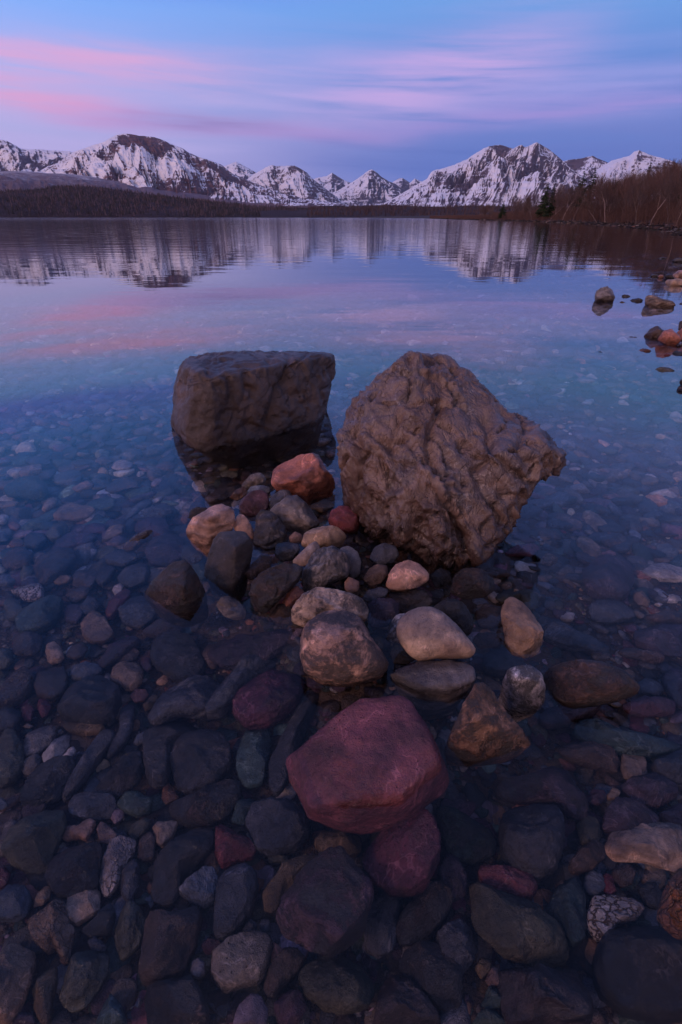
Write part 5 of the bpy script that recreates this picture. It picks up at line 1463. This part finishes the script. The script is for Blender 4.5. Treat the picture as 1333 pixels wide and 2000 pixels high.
S_('G', 'ochre', 'plain', 'small round', 213, 1082, 248, 1018, 307, 1028, 302, 1093, 248, 1143)
S_('G', 'plum', 'plain', 'rounded triangular', 18, 562, 58, 458, 120, 488, 173, 578, 172, 683, 98, 723, 48, 643)
S_('G', 'dark', 'plain', 'dim', 1088, 642, 1200, 598, 1233, 680, 1202, 763, 1130, 743)
S_('G', 'plum', 'plain', 'long right edge', 1198, 252, 1280, 208, 1350, 188, 1350, 313, 1258, 293)
S_('G', 'grey', 'plain', 'pale cube', 1008, 2, 1140, -2, 1143, 42, 1060, 68, 1013, 42)
S_('K', 'lilac', 'plain', 'pale far', 500, 968, 580, 950, 675, 965, 640, 985, 540, 985, z=-0.22, thick=0.03)
S_('K', 'bluegrey', 'plain', 'wide far', 30, 1030, 110, 1000, 190, 1030, 150, 1065, 50, 1065, z=-0.24, thick=0.04)


# ------------------------------------------------------------------ the stones between and beyond: the largest singly, the small as gravel
TL = list(TONE.values())
WORD2TONE = [('plum', 10), ('slate', 14), ('bluegrey', 7), ('grey', 9), ('dark', 8), ('brown', 10), ('dbrown', 7), ('maroon', 6), ('green', 6), ('teal', 5), ('olive', 7),
             ('tan', 5), ('greytan', 6), ('cream', 2), ('white', 2.2), ('lilac', 2), ('crimson', 1.5), ('salmon', 2), ('rust', 1.5), ('ochre', 2), ('mauve', 2)]
TK = [a for a, _ in WORD2TONE]
TP = np.array([b for _, b in WORD2TONE], float)
TP /= TP.sum()


def inside(poly, x, y):
    c = False
    n = len(poly)
    for i in range(n):
        x1, y1 = poly[i]
        x2, y2 = poly[(i + 1) % n]
        if (y1 > y) != (y2 > y) and x < (x2 - x1) * (y - y1) / (y2 - y1) + x1:
            c = not c
    return c


def scatter(count, ylo, yhi, half, rmin, rmax, power=2.2):
    y = rng.uniform(ylo, yhi, count)
    x = rng.uniform(-1, 1, count) * (half(y))
    r = rmin + (rmax - rmin) * rng.random(count) ** power
    return x, y, r


parts = []
parts.append(scatter(4200, 0.15, 2.4, lambda y: 0.45 + y * 0.9, 0.012, 0.050, 1.6))
parts.append(scatter(16000, 0.15, 2.8, lambda y: 0.45 + y * 0.9, 0.004, 0.014, 1.6))
parts.append(scatter(7000, 2.2, 7.0, lambda y: 0.5 + y * 0.85, 0.02, 0.105, 2.2))
parts.append(scatter(12000, 6.5, 15.0, lambda y: 1.0 + y * 0.85, 0.03, 0.16, 2.2))
parts.append(scatter(9000, 14.0, 30.0, lambda y: 1.0 + y * 0.8, 0.05, 0.22, 2.0))
px_, py_, pr_ = [np.concatenate([p[i] for p in parts]) for i in range(3)]
ok = px_ < shore_x(py_) - 0.1
px_, py_, pr_ = px_[ok], py_[ok], pr_[ok]
pz_ = bed_z(px_, py_)
U, V_ = project(np.c_[px_, py_, pz_])
vis = (U > -60) & (U < 1390) & (V_ < 2080)
px_, py_, pr_, pz_, U, V_ = [a[vis] for a in (px_, py_, pr_, pz_, U, V_)]
dist = np.sqrt(px_ ** 2 + py_ ** 2 + CAM_H ** 2)
spx = pr_ / dist * F * 2
# which of them read as single stones: large on screen and not under a mapped one
order = np.argsort(-spx)
POLY = [(np.array(r_['poly']).min(0) - 4, np.array(r_['poly']).max(0) + 4, r_['poly']) for r_ in ROCKS]
solo = []
taken = []
N_SOLO = 300 - len(ROCKS)
for i in order:
    if len(solo) >= N_SOLO:
        break
    u, v = U[i], V_[i]
    if not (5 < u < 1328 and 560 < v < 1990):
        continue
    if any((lo[0] < u < hi[0]) and (lo[1] < v < hi[1]) and inside(pl, u, v) for lo, hi, pl in POLY):
        continue
    if any(abs(u - a) < (s + spx[i]) * 0.42 and abs(v - b) < (s + spx[i]) * 0.25 for a, b, s in taken):
        continue
    solo.append(i)
    taken.append((u, v, spx[i]))
solo_set = set(solo)
for i in solo:
    sd_ = int(i)
    r = random.Random(sd_)
    a0 = r.uniform(0, 6.28)
    e = r.uniform(0.55, 0.95)
    nn = r.randint(6, 9)
    poly = []
    for k in range(nn):
        t = a0 + k / nn * 6.283 + r.uniform(-0.2, 0.2)
        rr = pr_[i] * r.uniform(0.85, 1.12)
        dx, dy = math.cos(t) * rr, math.sin(t) * rr * e
        w = r.uniform(-0.2, 0.2)
        poly.append((px_[i] + dx + w * dy, py_[i] + dy))
    U2, V2_ = project(np.array([[a, b, pz_[i] + 0.01] for a, b in poly]))
    tone = TK[int(np.random.default_rng(sd_).choice(len(TK), p=TP))]
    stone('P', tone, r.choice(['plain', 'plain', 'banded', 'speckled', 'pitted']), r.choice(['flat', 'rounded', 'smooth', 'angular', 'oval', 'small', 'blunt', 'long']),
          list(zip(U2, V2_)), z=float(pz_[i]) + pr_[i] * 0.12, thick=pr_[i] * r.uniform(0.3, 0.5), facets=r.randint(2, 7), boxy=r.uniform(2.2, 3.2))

# gravel: every remaining stone in one mesh
base_v, base_f = ICO[2]
variants = []
for k in range(14):
    e = random.Random(k)
    rf = (lambda t, a=e.uniform(0, 6), b=e.uniform(0, 6), q=e.uniform(0.08, 0.22): 1 + q * np.cos(2 * t + a) + 0.08 * np.cos(3 * t + b))
    v, f = stone_shape(3 if k < 7 else 2, rf, 0.42, 500 + k, 2.6, 5, 1.2)
    variants.append((v, f))
keep = np.array([i for i in range(len(px_)) if i not in solo_set])
VV, FF, CC, off = [], [], [], 0
tone_rgb = np.array([TONE[k][0] for k in TK])
for vi, (v, f) in enumerate(variants):
    big = spx[keep] > 16
    sel = keep[(big & (keep % 7 == vi)) if vi < 7 else ((~big) & (keep % 7 == vi - 7))]
    if not len(sel):
        continue
    n = len(sel)
    a = rng.uniform(0, 6.283, n)
    tx, ty = rng.normal(0, 0.16, n), rng.normal(0, 0.16, n)
    s = pr_[sel]
    ca, sa = np.cos(a), np.sin(a)
    x = v[None, :, 0] * ca[:, None] - v[None, :, 1] * sa[:, None] * 0.8
    y = v[None, :, 0] * sa[:, None] + v[None, :, 1] * ca[:, None] * 0.8
    z = v[None, :, 2] * rng.uniform(0.7, 1.3, n)[:, None] + x * tx[:, None] + y * ty[:, None]
    w = np.stack([x * s[:, None] + px_[sel][:, None], y * s[:, None] + py_[sel][:, None], z * s[:, None] + (pz_[sel] + s * 0.12)[:, None]], -1)
    VV.append(w.reshape(-1, 3))
    FF.append((f[None] + (np.arange(n) * len(v))[:, None, None] + off).reshape(-1, 3))
    farr = (py_[sel] > 3.2)[:, None]
    col = tone_rgb[rng.choice(len(TK), n, p=TP)] * rng.uniform(0.55, 1.15, (n, 1)) * np.where(farr, 0.85 + 2.4 * (rng.random((n, 1)) < 0.12), 0.75 + 1.3 * (rng.random((n, 1)) < 0.14))
    col = np.minimum(col, 0.62)
    CC.append(np.repeat(col, len(v), 0))
    off += n * len(v)
me = mesh_np('gravel', np.concatenate(VV), np.concatenate(FF))
cattr(me, 'tint', np.concatenate(CC))
tag(link('gravel', me, MAT['bed']), 'mixed red, green and grey gravel and small stones on the lake bed', 'gravel', kind='stuff')

# ------------------------------------------------------------------ labels: each names its own stone by look and by neighbours
LAND = [((715, 1490), 'the largest purple red rock'), ((865, 900), 'the craggy boulder'), ((495, 780), 'the block shaped boulder'), ((345, 1145), 'the peaked dark brown rock'),
        ((660, 1260), 'the lichen crusted egg stone'), ((848, 1240), 'the cream egg stone'), ((955, 1410), 'the brown pyramid rock'), ((1155, 1335), 'the long oval brown stone'),
        ((1018, 1220), 'the pinkish tan standing stone'), ((1180, 575), 'the grey tan rock off shore'), ((165, 1770), 'the cream rounded square stone'),
        ((635, 1765), 'the big mauve stone'), ((1010, 1800), 'the large tan faced stone'), ((235, 1180), 'the crimson lens shaped stone'), ((170, 1370), 'the big black rounded stone'),
        ((1290, 1660), 'the long pale rough stone'), ((445, 1090), 'the black ridged block'), ((240, 1320), 'the round orange stone'), ((390, 1740), 'the blue grey shell like stone'),
        ((1210, 1440), 'the long teal blade stone'), ((470, 1870), 'the pale pitted stone'), ((1190, 1130), 'the large flat plum stone'), ((60, 970), 'the big speckled green stone')]


def rel_words(c, t):
    dx, dy = c[0] - t[0], c[1] - t[1]
    if abs(dx) > 2.2 * abs(dy):
        return 'left of' if dx < 0 else 'right of'
    if abs(dy) > 2.2 * abs(dx):
        return 'beyond' if dy < 0 else 'nearer than'
    return ('beyond and left of' if dx < 0 else 'beyond and right of') if dy < 0 else ('nearer and left of' if dx < 0 else 'nearer and right of')


seen = set()
for r_ in ROCKS:
    if r_['label']:
        r_['o']['label'] = r_['label']
        seen.add(r_['label'])
for r_ in ROCKS:
    if r_['label']:
        continue
    c = r_['c']
    ls = sorted(LAND, key=lambda t: (c[0] - t[0][0]) ** 2 + (c[1] - t[0][1]) ** 2)
    ls = [t for t in ls if abs(c[0] - t[0][0]) + abs(c[1] - t[0][1]) > 25]
    near = sorted((q for q in ROCKS if q is not r_), key=lambda q: (c[0] - q['c'][0]) ** 2 + (c[1] - q['c'][1]) ** 2)
    nz = 'stone'
    ds = r_['desc'] if r_['tone'] not in r_['desc'] else r_['desc'].replace(r_['tone'], '').strip()
    head = f"{ds} {r_['tone']} {nz} under water"
    cands = [f"{head}, {rel_words(c, ls[0][0])} {ls[0][1]}"]
    for q in near[:4]:
        cands.append(f"{head}, {rel_words(c, q['c'])} a {(q['desc'] + ' ' + q['tone']).strip()} one, near {ls[0][1][4:]}")
    cands.append(f"{head}, {rel_words(c, ls[1][0])} {ls[1][1]}")
    for q in near[:6]:
        cands.append(f"{ds} {r_['tone']} sunken stone touching a {(q['desc'] + ' ' + q['tone']).strip()} one, {rel_words(c, ls[1][0])} {ls[1][1][4:]}")
    cands = [' '.join(x.split()) for x in cands]
    cands = [x for x in cands if len(x.split()) <= 16] or [x.replace(' under water', '').replace(' sunken', '') for x in cands]
    cands.sort(key=lambda x: len(x.split()) > 16)
    pick = next((x for x in cands if x not in seen), None)
    if pick is None:
        pick = f"{ds} {r_['tone']} stone under water, {rel_words(c, near[0]['c'])} the {near[0]['tone']} and {near[1]['tone']} ones".strip()
        if pick in seen:
            pick = pick.replace('stone under', f"{'larger' if r_['size'] > 45 else 'tiny'} stone under")
    r_['o']['label'] = pick
    seen.add(pick)

# ------------------------------------------------------------------ right shore: bare thicket, conifers, rubble
def tubes(segs, sides=4):
    """segs: list of (p0, p1, r0, r1) -> verts, quads"""
    s = np.array([(*a, *b, c, d) for a, b, c, d in segs], float)
    p0, p1, r0, r1 = s[:, :3], s[:, 3:6], s[:, 6], s[:, 7]
    d = p1 - p0
    d /= np.maximum(np.linalg.norm(d, axis=1), 1e-6)[:, None]
    ref = np.where(np.abs(d[:, 2:3]) > 0.9, np.array([[1.0, 0, 0]]), np.array([[0, 0, 1.0]]))
    a = np.cross(d, ref)
    a /= np.linalg.norm(a, axis=1)[:, None]
    b = np.cross(d, a)
    t = np.linspace(0, 2 * np.pi, sides, endpoint=False)
    off = a[:, None] * np.cos(t)[None, :, None] + b[:, None] * np.sin(t)[None, :, None]
    v = np.concatenate([p0[:, None] + off * r0[:, None, None], p1[:, None] + off * r1[:, None, None]], 1).reshape(-1, 3)
    n = len(s)
    base = np.arange(n)[:, None] * (2 * sides)
    k = np.arange(sides)
    f = np.stack([base + k, base + (k + 1) % sides, base + sides + (k + 1) % sides, base + sides + k], -1).reshape(-1, 4)
    return v, f


def bark_mat(name, a, b):
    m, n, o = new_mat(name)
    pos = n.node('ShaderNodeTexCoord').outputs['Object']
    inf = n.node('ShaderNodeObjectInfo').outputs['Random']
    k = n.noise(pos, 3.0, 4, 0.7)
    c = n.mix(n.mapr(k, 0.35, 0.65), a, b)
    c = n.mix(1.0, c, n.ramp(inf, [(0, (0.65, 0.6, 0.6)), (0.5, (1, 0.95, 0.92)), (1, (1.35, 1.2, 1.15))]), 'MULTIPLY')
    principled(n, o, c, 0.85, 0.15)
    return m


TWIG = bark_mat('twig_bark', (0.105, 0.074, 0.070), (0.17, 0.122, 0.112))
BARK = bark_mat('trunk_bark', (0.20, 0.155, 0.14), (0.32, 0.25, 0.23))
REDT = bark_mat('willow_bark', (0.105, 0.064, 0.058), (0.165, 0.102, 0.090))
FOLI = bark_mat('conifer_needles', (0.020, 0.038, 0.020), (0.045, 0.072, 0.034))


def grow(r, h, lean=0.1, stems=1, spread=0.55, depth=4, bushy=1.0):
    big, fine = [], []

    def rec(p, d, L, rad, lvl):
        n = 3 if lvl < 2 else 2
        q = p
        for k in range(n):
            d = (d + Vector((r.gauss(0, 0.11), r.gauss(0, 0.11), r.gauss(0.02, 0.06)))).normalized()
            e = q + d * (L / n)
            r0, r1 = rad * (1 - 0.5 * k / n), rad * (1 - 0.5 * (k + 1) / n)
            (big if lvl <= 1 else fine).append((tuple(q), tuple(e), r0, r1))
            if lvl < depth and (k > 0 or lvl > 0):
                for _ in range(2 if r.random() < 0.75 * bushy else 1):
                    ax = Vector((r.gauss(0, 1), r.gauss(0, 1), r.gauss(0, 0.4))).normalized()
                    nd = (d + ax * spread * r.uniform(0.6, 1.3) + Vector((0, 0, 0.12))).normalized()
                    rec(e, nd, L * r.uniform(0.45, 0.66), r1 * 0.62, lvl + 1)
            q = e
        if lvl < depth:
            rec(q, (d + Vector((r.gauss(0, 0.2), r.gauss(0, 0.2), 0.1))).normalized(), L * 0.6, rad * 0.42, lvl + 1)

    for s in range(stems):
        d = Vector((r.gauss(0, lean), r.gauss(0, lean), 1)).normalized()
        rec(Vector((r.gauss(0, 0.15) * (stems > 1), r.gauss(0, 0.15) * (stems > 1), -0.3)), d, h * 0.52, h * 0.010 / (stems ** 0.3), 0)
    return big, fine


def bank_z(x, y):
    return float(bed_z(x, y))


BARE = []
for k in range(9):
    r = random.Random(100 + k)
    h = r.uniform(5.0, 7.5)
    big, fine = grow(r, h, 0.16 if k < 5 else 0.34, 1 if k < 5 else (4 if k < 7 else 6), 0.6, 4 if k < 5 else 3, 1.0)
    vb, fb = tubes(big, 6)
    fine = [(a, b, max(c, 0.011), max(d, 0.008)) for a, b, c, d in fine]
    vf, ff = tubes(fine, 3)
    mt = mesh_np('trunk', vb, fb)
    mc = mesh_np('crown', vf, ff)
    mt.materials.append(BARK if k % 3 == 0 else TWIG)
    mc.materials.append(REDT if k in (2, 7, 8) else TWIG)
    BARE.append((mt, mc, h))


def tree_at(kind, x, y, h, rot, name, label, group, cat='tree', tilt=(0, 0)):
    mt, mc, h0 = kind
    root = bpy.data.objects.new(name, None)
    COL.objects.link(root)
    root.empty_display_size = 0.2
    root.location = (x, y, bank_z(x, y))
    root.rotation_euler = (tilt[0], tilt[1], rot)
    s = h / h0
    root.scale = (s, s, s)
    link('trunk', mt, parent=root)
    link('crown', mc, parent=root)
    tag(root, label, cat, group)
    return root


def bank_point(px, inland):
    """a point of the bank seen at column px, so many metres in from the waterline"""
    lo, hi = 14.0, 700.0
    t = (px - 666.5) / F
    for _ in range(50):
        mid = (lo + hi) / 2
        # column px at level 0: x = t * (y*CP + H*SP)
        x = t * (mid * CP + CAM_H * SP)
        if x > shore_x(mid) + inland:
            hi = mid
        else:
            lo = mid
    y = (lo + hi) / 2
    return t * (y * CP + CAM_H * SP), y


SKY_TOP = [(800, 423), (860, 418), (915, 405), (960, 398), (985, 392), (1020, 382), (1060, 372), (1100, 362), (1150, 352), (1200, 342), (1240, 332), (1290, 316), (1333, 306), (1400, 300)]


def top_at(px):
    return np.interp(px, [a for a, _ in SKY_TOP], [b for _, b in SKY_TOP])


# dense thicket
r = random.Random(5)
NB = 0
for k in range(270):
    px = 930 + (1375 - 930) * (r.random() ** 1.05)
    inl = r.uniform(1.5, 26) if px > 1000 else r.uniform(2, 14)
    if any(abs(px - q) < 15 for q in (980, 1058, 1071, 1123, 1143)) and inl < 19:
        continue
    x, y = bank_point(px, inl)
    gz = bank_z(x, y)
    elv = az_el(px, top_at(px) + r.uniform(-4, 26))[1]
    h = (math.tan(elv) * math.hypot(x, y) + CAM_H - gz)
    h = min(max(h, 3.0), 11)
    tree_at(BARE[r.randrange(9)], x, y, h, r.uniform(0, 6.28), 'bare_tree', 'leafless brown tree in the dense thicket on the right shore', 'leafless trees of the thicket on the right shore', tilt=(r.gauss(0, .06), r.gauss(0, .06)))

# trees one can pick out of it: (column, inland, top row, kind, lean, label)
for (px, inl, top, kd, lean, lab) in [
        (1070, 1.2, 366, 0, 0.25, 'pale bare tree leaning left at the water right of the dark conifer pair'),
        (1118, 1.4, 352, 3, -0.12, 'tall thin pale bare tree with bent trunk, midway along the thicket'),
        (1182, 1.0, 345, 3, 0.10, 'pale bare tree whose white trunk leans towards the lake'),
        (1243, 1.0, 338, 0, 0.05, 'bare tree with twisted pale trunk rising from the rubble'),
        (1268, 0.8, 330, 3, -0.05, 'tall pale bare tree with broad branches near the right edge'),
        (1168, 1.0, 372, 0, 0.30, 'short pale snag slanting out of the thicket'),
        (1038, 1.0, 380, 3, -0.22, 'slim pale bare tree leaning right behind the gravel point'),
        (1318, 1.5, 305, 0, 0.06, 'tallest leafless tree, standing at the right edge of the picture')]:
    x, y = bank_point(px, inl)
    elv = az_el(px, top)[1]
    h = math.tan(elv) * math.hypot(x, y) + CAM_H - bank_z(x, y)
    tree_at(BARE[kd], x, y, h, r.uniform(0, 6.28), 'bare_tree', lab, 'leafless trees of the thicket on the right shore', tilt=(0, -lean))


def conifer_mesh(seed, h, w):
    rr = np.random.default_rng(seed)
    rnd = random.Random(seed)
    segs = [((0, 0, -0.3), (0, 0, h * 0.5), h * 0.016, h * 0.009), ((0, 0, h * 0.5), (0, 0, h * 0.99), h * 0.009, 0.01)]
    V, Fc, off = [], [], 0
    z = h * 0.12
    while z < h * 0.985:
        f = 1 - z / h
        L = w * (f ** 0.8) * rnd.uniform(0.6, 1.15) + 0.10
        nb = rnd.randint(5, 8)
        for b in range(nb):
            a = rnd.uniform(0, 6.283)
            l = L * rnd.uniform(0.55, 1.1)
            droop = rnd.uniform(0.05, 0.4)
            m = max(4, int(l / 0.11))
            for q in range(m):
                t = (q + 0.5) / m
                c = np.array([math.cos(a) * l * t, math.sin(a) * l * t, z - droop * l * t * t + 0.1 * l * t])
                for _ in range(5):
                    d = rr.normal(size=3) * np.array([1, 1, 0.45])
                    d /= np.linalg.norm(d)
                    s = rnd.uniform(0.16, 0.34) * (0.6 + f)
                    e = rr.normal(size=3)
                    e -= d * (e @ d)
                    e /= np.linalg.norm(e)
                    V += [c - e * s * 0.28, c + e * s * 0.28, c + d * s]
                    Fc.append([off, off + 1, off + 2])
                    off += 3
            segs.append(((0, 0, z), (math.cos(a) * l * .8, math.sin(a) * l * .8, z - droop * l * .5), 0.02, 0.006))
        z += h * rnd.uniform(0.022, 0.042)
    vt, ft = tubes(segs, 4)
    mt = mesh_np('trunk', vt, ft)
    mt.materials.append(TWIG)
    mc = mesh_np('crown', np.array(V), np.array(Fc), False)
    mc.materials.append(FOLI)
    return mt, mc, h


CON = [conifer_mesh(41, 9.0, 2.5), conifer_mesh(42, 8.0, 2.7), conifer_mesh(43, 9.5, 2.1)]
for (px, inl, top, kd, lab) in [
        (980, 2.0, 391, 1, 'small round dark conifer at the lake end of the right shore'),
        (1058, 2.0, 354, 0, 'left one of the dark conifer pair at the waterline of the right shore'),
        (1071, 2.5, 358, 2, 'right one of the dark conifer pair at the waterline of the right shore'),
        (1123, 16, 333, 1, 'dark conifer rising above the thicket under the big right mountain'),
        (1143, 18, 330, 0, 'slender dark conifer just right of the one under the big right mountain'),
        (1188, 9, 352, 1, 'dull green conifer half hidden inside the thicket'),
        (1243, 22, 317, 2, 'thin conifer tip on the skyline under the white flat topped peak'),
        (1322, 9, 296, 0, 'tall dark conifer at the right edge of the picture'),
        (1345, 7, 292, 1, 'broad dark conifer cut by the right edge of the picture'),
        (1312, 12, 318, 1, 'dark conifer just inside the right edge, behind bare branches')]:
    x, y = bank_point(px, inl)
    h = math.tan(az_el(px, top)[1]) * math.hypot(x, y) + CAM_H - bank_z(x, y)
    tree_at(CON[kd], x, y, h, r.uniform(0, 6.28), 'conifer', lab, 'conifers on the right shore', 'conifer')

# twiggy undergrowth
rr = np.random.default_rng(77)
segs = []
for k in range(5200):
    px = 840 + (1400 - 840) * rr.random()
    inl = rr.uniform(0.8, 24) if px > 960 else rr.uniform(1.0, 10)
    x, y = bank_point(px, inl)
    z = bank_z(x, y)
    hh = rr.uniform(0.5, 3.2) * (1.0 if px > 960 else 0.75)
    for _ in range(5):
        a, l = rr.uniform(0, 6.283), rr.uniform(0.1, 0.8)
        p0 = (x + rr.normal() * .25, y + rr.normal() * .25, z - 0.05)
        p1 = (p0[0] + math.cos(a) * l * .5, p0[1] + math.sin(a) * l * .5, z + hh * .55)
        p2 = (p0[0] + math.cos(a) * l + rr.normal() * .1, p0[1] + math.sin(a) * l + rr.normal() * .1, z + hh)
        w = 0.016 + y * 0.00013
        segs += [(p0, p1, w, w * .8), (p1, p2, w * .8, w * .35)]
v, f = tubes(segs, 3)
tag(link('undergrowth', mesh_np('undergrowth', v, f), REDT), 'reddish brown leafless undergrowth and willow scrub along the right shore', 'undergrowth', kind='stuff')

# stony edge of the bank
VV, FF, CC, off = [], [], [], 0
for k in range(3600):
    px = 850 + (1420 - 850) * rr.random() ** 0.8
    inl = rr.normal() * 0.55 + 0.25
    x, y = bank_point(px, inl)
    s = rr.uniform(0.10, 0.34) * (1 + 0.4 * (rr.random() < 0.06)) * (0.8 + y * 0.0035)
    v, f = variants[k % 14]
    a = rr.uniform(0, 6.28)
    w = np.c_[(v[:, 0] * math.cos(a) - v[:, 1] * math.sin(a)), (v[:, 0] * math.sin(a) + v[:, 1] * math.cos(a)), v[:, 2] * rr.uniform(0.8, 1.6)] * s
    w += np.array([x, y, max(bank_z(x, y), -0.12) + s * 0.25])
    VV.append(w)
    FF.append(f + off)
    off += len(v)
    c = TONE[TK[rr.choice(len(TK), p=TP)]][0]
    g_ = np.mean(c)
    CC.append(np.tile((np.array(c) * 0.4 + g_ * 0.6)[None] * np.array([1.2, 0.95, 0.8]) * rr.uniform(0.15, 0.6), (len(v), 1)))
me = mesh_np('rubble', np.concatenate(VV), np.concatenate(FF), True)
cattr(me, 'tint', np.concatenate(CC))
m, n, o = new_mat('dry_rubble')
principled(n, o, n.node('ShaderNodeAttribute', attribute_name='tint').outputs['Color'], 0.95, 0.05)
tag(link('rubble', me, m), 'dark stone rubble edging the right bank at the waterline', 'rubble', kind='stuff')

# ------------------------------------------------------------------ thin evening air
bm = bmesh.new()
bmesh.ops.create_cube(bm, size=1.0)
for v in bm.verts:
    v.co = Vector((v.co.x * 36000, v.co.y * 36000, -9 + (v.co.z + 0.5) * 2200))
me = bpy.data.meshes.new('haze')
bm.to_mesh(me)
bm.free()
m, n, o = new_mat('evening_air')
pv = n.node('ShaderNodeVolumePrincipled')
pv.inputs['Color'].default_value = (0.72, 0.76, 0.95, 1)
pv.inputs['Density'].default_value = 1.3e-5
pv.inputs['Anisotropy'].default_value = 0.0
n.l.new(pv.outputs[0], o.inputs['Volume'])
tag(link('haze', me, m), 'thin bluish evening air over the lake', 'haze', kind='stuff')
